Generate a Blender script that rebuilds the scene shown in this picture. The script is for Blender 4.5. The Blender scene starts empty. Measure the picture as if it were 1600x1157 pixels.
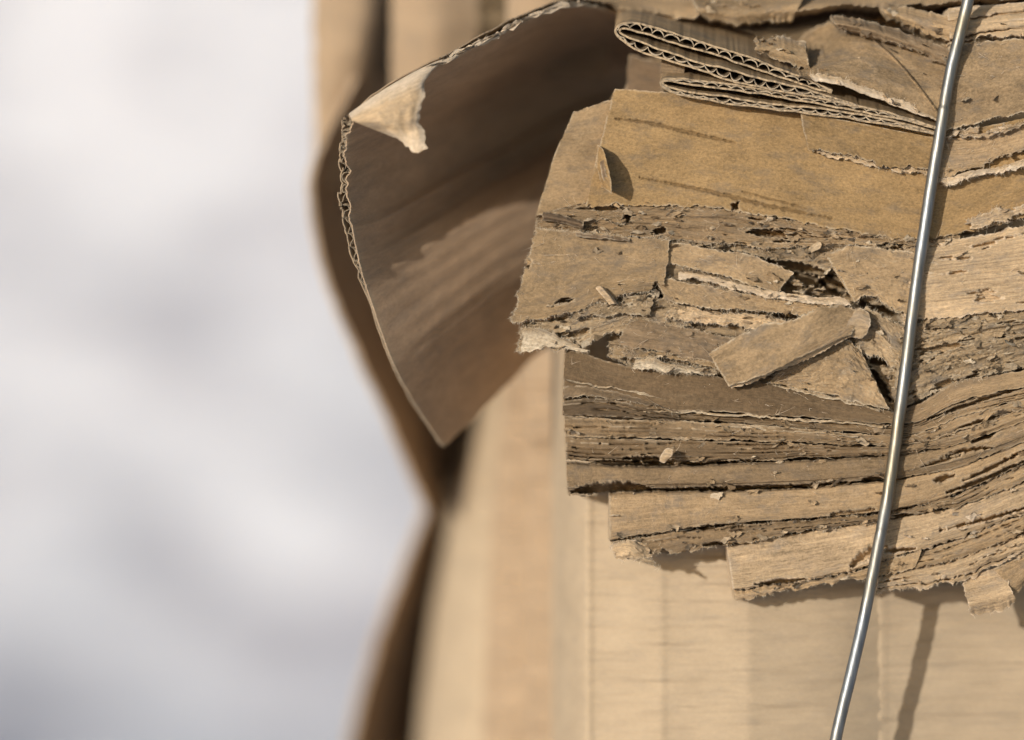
import bpy, math, random
import numpy as np
from mathutils import Vector

# ------------------------------------------------------------------ camera, sky, sun, exposure
scene = bpy.context.scene
COL = scene.collection
S = 0.00015          # metres per photo pixel in the plane of focus
D = 0.65             # metres from lens to plane of focus
H = 0.70             # lens height above the ground
CX, CY = 800.0, 578.5

cam_d = bpy.data.cameras.new('camera')
cam = bpy.data.objects.new('camera', cam_d)
COL.objects.link(cam)
cam.location = (0, 0, H)
cam.rotation_euler = (math.radians(90), 0, 0)
cam_d.sensor_width = 36.0
cam_d.lens = 36.0 * D / (1600 * S)
cam_d.clip_start = 0.02
cam_d.clip_end = 500
cam_d.dof.use_dof = True
cam_d.dof.focus_distance = D + 0.002
cam_d.dof.aperture_fstop = 2.9
scene.camera = cam

SUN = Vector((-0.80, -1.0, 0.25)).normalized()
world = bpy.data.worlds.new('World')
scene.world = world
world.use_nodes = True
wn = world.node_tree
sky = wn.nodes.new('ShaderNodeTexSky')
sky.sky_type = 'NISHITA'
sky.sun_disc = False
sky.sun_elevation = math.asin(SUN.z)
sky.sun_rotation = math.atan2(SUN.x, SUN.y)
sky.air_density = 1.0
sky.dust_density = 1.5
bg = wn.nodes['Background']
bg.inputs[1].default_value = 0.13
wn.links.new(sky.outputs[0], bg.inputs[0])

sun_d = bpy.data.lights.new('sun', 'SUN')
sun_d.energy = 4.0
sun_d.angle = math.radians(0.5)
sun_d.color = (1.0, 0.955, 0.875)
sun = bpy.data.objects.new('sun', sun_d)
COL.objects.link(sun)
sun.location = SUN * 20
sun.rotation_euler = SUN.to_track_quat('Z', 'Y').to_euler()

scene.view_settings.view_transform = 'Standard'
scene.view_settings.look = 'None'
scene.view_settings.exposure = -0.03
scene.view_settings.gamma = 1.0

# ------------------------------------------------------------------ numbers
def hsh(ix, iy, seed):
    h = (ix.astype(np.int64) * 374761393 + iy.astype(np.int64) * 668265263 + seed * 974711 + 1013) & 0xffffffff
    h = ((h ^ (h >> 13)) * 1274126177) & 0xffffffff
    h = ((h ^ (h >> 16)) * 2246822519) & 0xffffffff
    return ((h ^ (h >> 15)) & 0xffffff) / float(0xffffff)

def vnoise(x, y, seed=0):
    x = np.asarray(x, float); y = np.asarray(y, float)
    x, y = np.broadcast_arrays(x, y)
    ix = np.floor(x); iy = np.floor(y)
    fx = x - ix; fy = y - iy
    fx = fx * fx * fx * (fx * (fx * 6 - 15) + 10)
    fy = fy * fy * fy * (fy * (fy * 6 - 15) + 10)
    a = hsh(ix, iy, seed); b = hsh(ix + 1, iy, seed)
    c = hsh(ix, iy + 1, seed); d = hsh(ix + 1, iy + 1, seed)
    return (a + (b - a) * fx) * (1 - fy) + (c + (d - c) * fx) * fy

def fbm(x, y, seed=0, o=4, g=0.5):
    s = 0; a = 1.0; t = 0; f = 1.0
    for k in range(o):
        s = s + a * vnoise(np.asarray(x) * f + 17.3 * k, np.asarray(y) * f - 9.1 * k, seed + 31 * k)
        t += a; a *= g; f *= 2.03
    return s / t          # 0..1

def sstep(a, b, x):
    t = np.clip((x - a) / (b - a), 0, 1)
    return t * t * (3 - 2 * t)

def world_of(px, py, d):
    """photo pixel + depth (mm behind the plane of focus) -> world metres"""
    k = (D + d * 0.001) / D
    return np.stack([(px - CX) * S * k, D + d * 0.001 + 0 * px, H - (py - CY) * S * k], -1)

def resample(pts, n):
    """smooth curve through points, n samples evenly along it"""
    p = np.array(pts, float)
    if len(p) == 2:
        t = np.linspace(0, 1, n)[:, None]
        return p[0] * (1 - t) + p[1] * t
    seg = np.maximum(np.linalg.norm(np.diff(p, axis=0), axis=1), 1e-6)
    t = np.concatenate([[0], np.cumsum(seg)])
    m = np.zeros_like(p)
    m[1:-1] = (p[2:] - p[:-2]) / (t[2:] - t[:-2])[:, None]
    m[0] = (p[1] - p[0]) / seg[0]; m[-1] = (p[-1] - p[-2]) / seg[-1]
    q = np.linspace(0, t[-1], n)
    i = np.clip(np.searchsorted(t, q, side='right') - 1, 0, len(seg) - 1)
    h = seg[i][:, None]; s = ((q - t[i]) / seg[i])[:, None]
    return ((2*s**3 - 3*s**2 + 1) * p[i] + (s**3 - 2*s**2 + s) * h * m[i]
            + (-2*s**3 + 3*s**2) * p[i+1] + (s**3 - s**2) * h * m[i+1])

def loft(rows, nu, nv, lin=False):
    R = np.stack([resample(r, nu) for r in rows])          # (k,nu,c)
    out = np.empty((nv, nu, R.shape[2]))
    k = len(rows)
    if k == 2:
        t = np.linspace(0, 1, nv)[:, None, None]
        return R[0] * (1 - t) + R[1] * t
    tt = np.arange(k, dtype=float)
    q = np.linspace(0, k - 1, nv)
    m = np.zeros_like(R)
    m[1:-1] = (R[2:] - R[:-2]) * 0.5; m[0] = R[1] - R[0]; m[-1] = R[-1] - R[-2]
    i = np.clip(np.floor(q).astype(int), 0, k - 2); s = (q - i)[:, None, None]
    if lin: return R[i] * (1 - s) + R[i + 1] * s
    return ((2*s**3 - 3*s**2 + 1) * R[i] + (s**3 - 2*s**2 + s) * m[i]
            + (-2*s**3 + 3*s**2) * R[i+1] + (s**3 - s**2) * m[i+1])

# ------------------------------------------------------------------ materials
def mat_card(name, base, torn, dirt=0.35, streak=0.5, ribs=0.0, grain=0.30, rough=0.86, speck=0.5, bump=0.6, iso=False):
    m = bpy.data.materials.new(name); m.use_nodes = True
    nt = m.node_tree; N = nt.nodes; L = nt.links
    b = N['Principled BSDF']
    b.inputs['Roughness'].default_value = rough
    b.inputs['Specular IOR Level'].default_value = 0.18
    at = N.new('ShaderNodeAttribute'); at.attribute_name = 'suv'
    we = N.new('ShaderNodeAttribute'); we.attribute_name = 'wear'
    def mapping(sx, sy, sz=1.0):
        mp = N.new('ShaderNodeMapping'); mp.inputs['Scale'].default_value = (sx, sy, sz)
        L.new(at.outputs['Vector'], mp.inputs[0]); return mp
    def noise(mp, scale, det=3.0, rg=0.6):
        n = N.new('ShaderNodeTexNoise'); n.inputs['Scale'].default_value = scale
        n.inputs['Detail'].default_value = det; n.inputs['Roughness'].default_value = rg
        L.new(mp.outputs[0], n.inputs['Vector']); return n
    def ramp(src, lo, hi, a, c):
        r = N.new('ShaderNodeMapRange'); r.inputs['From Min'].default_value = lo; r.inputs['From Max'].default_value = hi
        r.inputs['To Min'].default_value = a; r.inputs['To Max'].default_value = c
        L.new(src, r.inputs['Value']); return r.outputs[0]
    def mth(op, a, c=None):
        x = N.new('ShaderNodeMath'); x.operation = op
        for k, s in enumerate((a, c)):
            if s is None: continue
            if isinstance(s, (int, float)): x.inputs[k].default_value = s
            else: L.new(s, x.inputs[k])
        return x.outputs[0]
    n_str = noise(mapping(0.16, 0.5) if iso else mapping(0.07, 1.7), 1.0, 5, 0.68)       # streaks along the board
    n_blot = noise(mapping(0.06, 0.11), 1.0, 4, 0.6)      # broad blotches
    n_gr = noise(mapping(1.25, 1.6), 1.0, 3, 0.9)          # paper grain
    n_fib = noise(mapping(0.9, 2.2) if iso else mapping(0.40, 4.0), 1.0, 3, 0.8)         # fibres
    v = mth('ADD', ramp(n_str.outputs[0], 0.3, 0.7, -streak * 0.5, streak * 0.5), ramp(n_gr.outputs[0], 0.25, 0.75, -grain, grain))
    v = mth('ADD', v, ramp(n_fib.outputs[0], 0.3, 0.7, -grain * 0.55, grain * 0.55))
    v = mth('ADD', v, ramp(n_blot.outputs[0], 0.3, 0.7, -dirt * 0.5, dirt * 0.4))
    if ribs:
        w = N.new('ShaderNodeTexWave'); w.inputs['Scale'].default_value = 1.0
        w.bands_direction = 'Y'; w.inputs['Distortion'].default_value = 0.6; w.inputs['Detail'].default_value = 1
        mp = mapping(0.02, 0.085)
        L.new(mp.outputs[0], w.inputs['Vector'])
        v = mth('ADD', v, ramp(w.outputs['Fac'], 0, 1, -ribs, ribs))
    idn = N.new('ShaderNodeTexNoise'); idn.noise_dimensions = '1D'; idn.inputs['Scale'].default_value = 0.9; idn.inputs['Detail'].default_value = 0
    sx = N.new('ShaderNodeSeparateXYZ'); L.new(at.outputs['Vector'], sx.inputs[0]); L.new(sx.outputs['Z'], idn.inputs['W'])
    v = mth('ADD', v, ramp(idn.outputs[0], 0.25, 0.75, 0.86, 1.14))
    sc = N.new('ShaderNodeVectorMath'); sc.operation = 'SCALE'
    sc.inputs[0].default_value = base
    L.new(v, sc.inputs['Scale'])
    # greyish dirt
    mx = N.new('ShaderNodeMix'); mx.data_type = 'RGBA'
    L.new(sc.outputs[0], mx.inputs['A'])
    g = sum(base) / 3
    mx.inputs['B'].default_value = (g * 0.62, g * 0.56, g * 0.50, 1)
    n_d = noise(mapping(0.13, 0.28, 1), 1.0, 5, 0.7)
    L.new(ramp(n_d.outputs[0], 0.50, 0.68, 0, dirt), mx.inputs['Factor'])
    # darkened tone set per vertex: board stretches, and shade painted inside flute liners
    so = N.new('ShaderNodeAttribute'); so.attribute_name = 'darken'
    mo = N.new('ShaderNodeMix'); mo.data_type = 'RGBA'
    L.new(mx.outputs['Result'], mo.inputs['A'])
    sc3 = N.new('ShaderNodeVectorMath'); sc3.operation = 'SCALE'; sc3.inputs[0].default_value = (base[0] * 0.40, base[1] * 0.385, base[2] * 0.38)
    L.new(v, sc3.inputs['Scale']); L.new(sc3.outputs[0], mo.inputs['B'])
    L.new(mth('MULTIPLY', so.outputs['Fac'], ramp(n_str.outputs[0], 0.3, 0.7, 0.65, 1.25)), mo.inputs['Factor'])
    # torn, fresh fibre
    mt = N.new('ShaderNodeMix'); mt.data_type = 'RGBA'
    L.new(mo.outputs['Result'], mt.inputs['A'])
    sc2 = N.new('ShaderNodeVectorMath'); sc2.operation = 'SCALE'; sc2.inputs[0].default_value = torn
    L.new(mth('ADD', mth('ADD', ramp(n_fib.outputs[0], 0.3, 0.7, -0.28, 0.22), ramp(n_gr.outputs[0], 0.3, 0.7, -0.2, 0.2)), 1.0), sc2.inputs['Scale'])
    L.new(sc2.outputs[0], mt.inputs['B'])
    wf = mth('MULTIPLY', we.outputs['Fac'], ramp(n_fib.outputs[0], 0.25, 0.5, 0.55, 1.0))
    L.new(wf, mt.inputs['Factor'])
    # dark specks
    ms = N.new('ShaderNodeMix'); ms.data_type = 'RGBA'
    L.new(mt.outputs['Result'], ms.inputs['A'])
    ms.inputs['B'].default_value = (base[0] * 0.3, base[1] * 0.28, base[2] * 0.28, 1)
    n_s = noise(mapping(1.3, 2.2), 1.0, 2, 0.5)
    L.new(ramp(n_s.outputs[0], 0.70, 0.78, 0, speck), ms.inputs['Factor'])
    L.new(ms.outputs['Result'], b.inputs['Base Color'])
    bp = N.new('ShaderNodeBump'); bp.inputs['Strength'].default_value = bump; bp.inputs['Distance'].default_value = 0.00022
    L.new(mth('ADD', mth('ADD', n_gr.outputs[0], n_fib.outputs[0]), mth('MULTIPLY', n_str.outputs[0], 1.2)), bp.inputs['Height'])
    L.new(bp.outputs[0], b.inputs['Normal'])
    return m

TORN = (0.43, 0.345, 0.245)
M = {
 'gold':  mat_card('kraft golden', (0.262, 0.172, 0.082), TORN, 0.40, 0.25, iso=True, grain=0.36),
 'mid':   mat_card('kraft mid brown', (0.224, 0.156, 0.088), TORN, 0.55, 0.35, iso=True, grain=0.36),
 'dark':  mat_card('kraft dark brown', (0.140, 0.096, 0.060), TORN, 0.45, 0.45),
 'brown': mat_card('kraft brown', (0.195, 0.137, 0.083), TORN, 0.5, 0.6),
 'tan':   mat_card('kraft tan', (0.318, 0.222, 0.128), TORN, 0.5, 0.46, grain=0.34),
 'face':  mat_card('kraft tan face', (0.285, 0.200, 0.115), (0.52, 0.43, 0.315), 0.55, 0.3, iso=True, grain=0.34),
 'pale':  mat_card('kraft pale', (0.42, 0.305, 0.188), (0.58, 0.47, 0.35), 0.45, 0.6),
 'shred': mat_card('kraft shredded', (0.262, 0.192, 0.118), (0.44, 0.36, 0.26), 0.75, 0.6, speck=0.8, iso=True, grain=0.36),
 'white': mat_card('torn liner fibre', (0.53, 0.435, 0.320), (0.60, 0.51, 0.39), 0.35, 0.3, grain=0.28, iso=True),
 'panel': mat_card('kraft box panel', (0.38, 0.296, 0.203), TORN, 0.16, 0.05, grain=0.08, speck=0.1, iso=True, bump=.06),
 'panelo': mat_card('kraft box panel warm', (0.325, 0.236, 0.154), TORN, 0.25, 0.10, grain=0.08, speck=0.15, iso=True, bump=.1),
 'inner': mat_card('kraft inner liner', (0.375, 0.258, 0.166), TORN, 0.25, 0.25, grain=0.14, iso=True),
 'outer': mat_card('kraft outer liner', (0.25, 0.176, 0.112), TORN, 0.3, 0.3),
 'flute': mat_card('fluting paper', (0.13, 0.094, 0.060), (0.50, 0.41, 0.30), 0.3, 0.3),  # base kept very dark: shade of the flute holes put into the colour
}

def mat_wire():
    m = bpy.data.materials.new('galvanised wire'); m.use_nodes = True
    nt = m.node_tree; N = nt.nodes; L = nt.links; b = N['Principled BSDF']
    tc = N.new('ShaderNodeTexCoord')
    mp = N.new('ShaderNodeMapping'); mp.inputs['Scale'].default_value = (1400, 1400, 90)
    L.new(tc.outputs['Object'], mp.inputs[0])
    n = N.new('ShaderNodeTexNoise'); n.inputs['Detail'].default_value = 4; n.inputs['Scale'].default_value = 1
    L.new(mp.outputs[0], n.inputs['Vector'])
    n2 = N.new('ShaderNodeTexNoise'); n2.inputs['Detail'].default_value = 3; n2.inputs['Scale'].default_value = 38
    L.new(tc.outputs['Object'], n2.inputs['Vector'])
    cr = N.new('ShaderNodeValToRGB')
    cr.color_ramp.elements[0].position = 0.42; cr.color_ramp.elements[0].color = (0.245, 0.265, 0.29, 1)
    cr.color_ramp.elements[1].position = 0.66; cr.color_ramp.elements[1].color = (0.25, 0.225, 0.175, 1)
    L.new(n2.outputs[0], cr.inputs[0])
    mx = N.new('ShaderNodeMix'); mx.data_type = 'RGBA'; mx.blend_type = 'MULTIPLY'; mx.inputs['Factor'].default_value = 0.55
    L.new(cr.outputs[0], mx.inputs['A'])
    r = N.new('ShaderNodeMapRange'); r.inputs['From Min'].default_value = 0.3; r.inputs['From Max'].default_value = 0.7
    r.inputs['To Min'].default_value = 0.45; r.inputs['To Max'].default_value = 1.1
    L.new(n.outputs[0], r.inputs['Value']); L.new(r.outputs[0], mx.inputs['B'])
    L.new(mx.outputs['Result'], b.inputs['Base Color'])
    b.inputs['Metallic'].default_value = 0.92
    r2 = N.new('ShaderNodeMapRange'); r2.inputs['To Min'].default_value = 0.34; r2.inputs['To Max'].default_value = 0.6
    n3 = N.new('ShaderNodeTexNoise'); n3.inputs['Scale'].default_value = 260; n3.inputs['Detail'].default_value = 5; n3.inputs['Roughness'].default_value = 0.7
    L.new(tc.outputs['Object'], n3.inputs['Vector'])
    ad = N.new('ShaderNodeMath'); ad.operation = 'MULTIPLY_ADD'; ad.inputs[1].default_value = 1.3; ad.inputs[2].default_value = -0.15
    L.new(n3.outputs[0], ad.inputs[0]); L.new(ad.outputs[0], r2.inputs['Value']); L.new(r2.outputs[0], b.inputs['Roughness'])
    bp = N.new('ShaderNodeBump'); bp.inputs['Strength'].default_value = 0.35; bp.inputs['Distance'].default_value = 0.0002
    L.new(n.outputs[0], bp.inputs['Height']); L.new(bp.outputs[0], b.inputs['Normal'])
    return m
M['wire'] = mat_wire()

def mat_snow():
    m = bpy.data.materials.new('packed snow'); m.use_nodes = True
    nt = m.node_tree; N = nt.nodes; L = nt.links; b = N['Principled BSDF']
    tc = N.new('ShaderNodeTexCoord')
    n = N.new('ShaderNodeTexNoise'); n.inputs['Scale'].default_value = 2.6; n.inputs['Detail'].default_value = 5
    L.new(tc.outputs['Object'], n.inputs['Vector'])
    cr = N.new('ShaderNodeValToRGB')
    cr.color_ramp.elements[0].position = 0.40; cr.color_ramp.elements[0].color = (0.50, 0.495, 0.545, 1)
    cr.color_ramp.elements[1].position = 0.58; cr.color_ramp.elements[1].color = (0.82, 0.82, 0.86, 1)
    L.new(n.outputs[0], cr.inputs[0]); L.new(cr.outputs[0], b.inputs['Base Color'])
    b.inputs['Roughness'].default_value = 0.8
    b.inputs['Specular IOR Level'].default_value = 0.2
    n2 = N.new('ShaderNodeTexNoise'); n2.inputs['Scale'].default_value = 60; n2.inputs['Detail'].default_value = 4
    L.new(tc.outputs['Object'], n2.inputs['Vector'])
    bp = N.new('ShaderNodeBump'); bp.inputs['Strength'].default_value = 0.5; bp.inputs['Distance'].default_value = 0.01
    L.new(n2.outputs[0], bp.inputs['Height']); L.new(bp.outputs[0], b.inputs['Normal'])
    return m
M['snow'] = mat_snow()

# ------------------------------------------------------------------ objects
def tag(o, label=None, cat=None, group=None, kind=None):
    if label: o['label'] = label
    if cat: o['category'] = cat
    if group: o['group'] = group
    if kind: o['kind'] = kind
    return o

def empty(name, loc):
    o = bpy.data.objects.new(name, None); COL.objects.link(o)
    o.location = loc; o.empty_display_size = 0.01
    return o

class MB:
    """collects vertices and faces, then links them as one mesh object"""
    def __init__(s):
        s.v = []; s.f = []; s.w = []; s.uv = []; s.so = []; s.n = 0
    def add(s, verts, faces, wear=0.0, suv=None, darken=0.0):
        verts = np.asarray(verts, float).reshape(-1, 3); n = len(verts)
        s.v.append(verts)
        s.f.append(np.asarray(faces, np.int64) + s.n)
        s.w.append(np.broadcast_to(np.asarray(wear, float).reshape(-1) if np.ndim(wear) else float(wear), (n,)).copy())
        s.uv.append(np.asarray(suv, float).reshape(-1, 3) if suv is not None else verts * 1000)
        s.so.append(np.broadcast_to(np.asarray(darken, float).reshape(-1) if np.ndim(darken) else float(darken), (n,)).copy())
        s.n += n
    def build(s, name, mat, parent=None, smooth=True, origin=None):
        v = np.concatenate(s.v); 
        q = [f for f in s.f]
        o0 = np.array(origin if origin is not None else (v.min(0) + v.max(0)) / 2)
        if origin is None: o0[2] = v[:, 2].min()
        if parent is not None: o0 = np.array(parent.matrix_world.translation) if False else np.array(parent.location)
        me = bpy.data.meshes.new(name)
        loops = np.concatenate([f.reshape(-1) for f in q])
        sizes = np.concatenate([np.full(len(f), f.shape[1]) for f in q])
        me.vertices.add(len(v)); me.vertices.foreach_set('co', (v - o0).astype(np.float32).reshape(-1))
        me.loops.add(len(loops)); me.loops.foreach_set('vertex_index', loops.astype(np.int32))
        me.polygons.add(len(sizes))
        me.polygons.foreach_set('loop_start', np.concatenate([[0], np.cumsum(sizes)[:-1]]).astype(np.int32))
        me.polygons.foreach_set('use_smooth', np.full(len(sizes), smooth))
        a = me.attributes.new('wear', 'FLOAT', 'POINT'); a.data.foreach_set('value', np.concatenate(s.w).astype(np.float32))
        a = me.attributes.new('suv', 'FLOAT_VECTOR', 'POINT'); a.data.foreach_set('vector', np.concatenate(s.uv).astype(np.float32).reshape(-1))
        a = me.attributes.new('darken', 'FLOAT', 'POINT'); a.data.foreach_set('value', np.concatenate(s.so).astype(np.float32))
        me.update(calc_edges=True); me.validate()
        me.materials.append(mat)
        o = bpy.data.objects.new(name, me); COL.objects.link(o)
        if parent is not None: o.parent = parent
        else: o.location = o0
        return o

def gridfaces(nv, nu):
    i = np.arange(nv * nu).reshape(nv, nu)
    return np.stack([i[:-1, :-1], i[1:, :-1], i[1:, 1:], i[:-1, 1:]], -1).reshape(-1, 4)

def solid(mb, G, back, wear, suv, fullback=False, ewear=0.6, darken=0.0):
    """front grid G (nv,nu,3 world), pushed back along the vector/array `back`; ring walls; back"""
    nv, nu = G.shape[:2]
    B = G + back
    mb.add(G, gridfaces(nv, nu), wear, suv, darken)
    ring = np.concatenate([np.stack([np.zeros(nu, int), np.arange(nu)], 1),
                           np.stack([np.arange(1, nv), np.full(nv - 1, nu - 1)], 1),
                           np.stack([np.full(nu - 1, nv - 1), np.arange(nu - 2, -1, -1)], 1),
                           np.stack([np.arange(nv - 2, 0, -1), np.zeros(nv - 2, int)], 1)])
    F = G[ring[:, 0], ring[:, 1]]; K = B[ring[:, 0], ring[:, 1]]
    n = len(ring); a = np.arange(n); b = (a + 1) % n
    suv_r = suv[ring[:, 0], ring[:, 1]]
    mb.add(np.concatenate([F, K]), np.stack([a, b, b + n, a + n], 1), ewear, np.concatenate([suv_r, suv_r + (3, 3, 0)]))
    if fullback:
        mb.add(B, gridfaces(nv, nu)[:, ::-1], wear, suv + (50, 50, 0))
    else:
        T = B[0]; Bo = B[-1]
        i = np.arange(nu - 1)
        mb.add(np.concatenate([T, Bo]), np.stack([i, i + 1, i + 1 + nu, i + nu], 1), 0.0,
               np.concatenate([suv[0], suv[-1]]))

def suv_of(G, seed):
    """distance along and across the sheet, in mm"""
    du = np.linalg.norm(np.diff(G, axis=1), axis=2).mean(0) * 1000
    dv = np.linalg.norm(np.diff(G, axis=0), axis=2).mean(1) * 1000
    u = np.concatenate([[0], np.cumsum(du)]); v = np.concatenate([[0], np.cumsum(dv)])
    U, V = np.meshgrid(u, v)
    return np.stack([U + 37.7 * seed, V + 11.3 * seed, np.full_like(U, seed * 1.7)], -1)

def fibres(mb, pts, dirs, n, lo, hi, rad, rng, curl=0.6):
    """short torn paper hairs: thin three-sided tapered threads"""
    pts = np.asarray(pts); dirs = np.asarray(dirs)
    for k in range(n):
        i = rng.integers(len(pts))
        p = pts[i] + rng.normal(0, 0.00012, 3)
        d = dirs[i] + rng.normal(0, 0.55, 3); d /= np.linalg.norm(d) + 1e-9
        L = rng.uniform(lo, hi) * (0.4 + rng.random())
        c = rng.normal(0, curl, 3)
        ring = []
        for s in (0, 0.4, 0.75, 1.0):
            q = p + d * L * s + c * L * s * s * 0.5
            r = rad * (1 - 0.75 * s)
            ax = np.cross(d, (0.31, 0.77, 0.55)); ax /= np.linalg.norm(ax) + 1e-9
            ay = np.cross(d, ax)
            for t in range(3):
                an = t * 2.0944
                ring.append(q + r * (math.cos(an) * ax + math.sin(an) * ay))
        f = []
        for s in range(3):
            for t in range(3):
                a = s * 3 + t; b = s * 3 + (t + 1) % 3
                f.append((a, b, b + 3, a + 3))
        mb.add(ring, f, 1.0)

# --- relief of the board edges, in mm (positive = away from the camera)
def relief(U, V, seed, plies=0, ply_amp=0.5, slit=0.0, slit_w=0.16, terr=0.0, terr_n=5, fu=0.04, fv=0.22,
           rough=0.12, holes=0.0, hole_fu=0.05, hole_fv=0.3, dots=0.0, wave=0.5, fade=None):
    r = (fbm(U * 0.5, V * 1.2, seed + 1, 4) - 0.5) * 2 * rough
    r += (fbm(U * 0.05, V * 0.1, seed + 2, 3) - 0.5) * 2 * wave
    wear = np.zeros_like(U)
    if plies:
        ph = V / plies + (fbm(U * 0.03, V * 0.02, seed + 3, 3) - 0.5) * 3.0 + (fbm(U * 0.35, V * 0.0 + 3, seed + 4, 4) - 0.5) * 0.35
        k = np.floor(ph); fr = ph - k
        off = (hsh(k, k * 0 + 7, seed) - 0.5) * 2 * ply_amp + (vnoise(U * 0.06, k * 7.7, seed + 5) - 0.5) * 1.6 * ply_amp
        off = off * (1 - .55 * sstep(fade[0], fade[1], U)) if fade else off
        r += off - 0.5 * ply_amp * np.sin(np.pi * fr)
        if slit:
            op = sstep(0.38, 0.62, fbm(U * 0.07, k * 3.1, seed + 6, 3))
            if dots:
                op = op * (1 - dots + dots * (0.5 + 0.5 * np.sin(U * 2 * np.pi / 2.6 + k * 1.3 + 2 * vnoise(U * 0.2, k, seed))))
            if fade:
                fd = sstep(fade[0], fade[1], U)
                dt = 0.5 + 0.5 * np.sin(U * 2 * np.pi / 3.1 + k * 1.3 + 2 * vnoise(U * 0.2, k, seed))
                op = op * (1 - fd) + fd * sstep(0.50, 0.62, fbm(U * 0.09, k * 3.1, seed + 6, 3)) * (.35 + .65 * dt)
            w = slit_w * (0.4 + 1.2 * vnoise(U * 0.3, k * 5.1, seed + 7))
            r += slit * op * (1 - sstep(w * 0.6, w, fr))
            wear = np.maximum(wear, 0.75 * sstep(1 - 0.22, 1, fr) * sstep(0.45, 0.6, fbm(U * 0.1, k * 2.2, seed + 8, 3)))
    if terr:
        f = fbm(U * fu, V * fv, seed + 9, 6, 0.58) * terr_n * 1.6
        k = np.floor(f); fr = f - k
        r -= terr * (k - 0.8 * terr_n + 0.15 * fr)
        wear = np.maximum(wear, (1 - sstep(0.0, 0.22, fr)) * min(0.8, terr * 1.6 - 0.1) * sstep(0.35, 0.6, vnoise(U * 0.2, V * 0.5, seed + 10)))
    if holes:
        h = fbm(U * hole_fu, V * hole_fv, seed + 11, 5, 0.55)
        m = sstep(0.655, 0.70, h)
        r += holes * m
        wear *= 1 - m
        wear = np.maximum(wear, 0.6 * sstep(0.61, 0.65, h) * (1 - m))
    return r, wear

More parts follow.
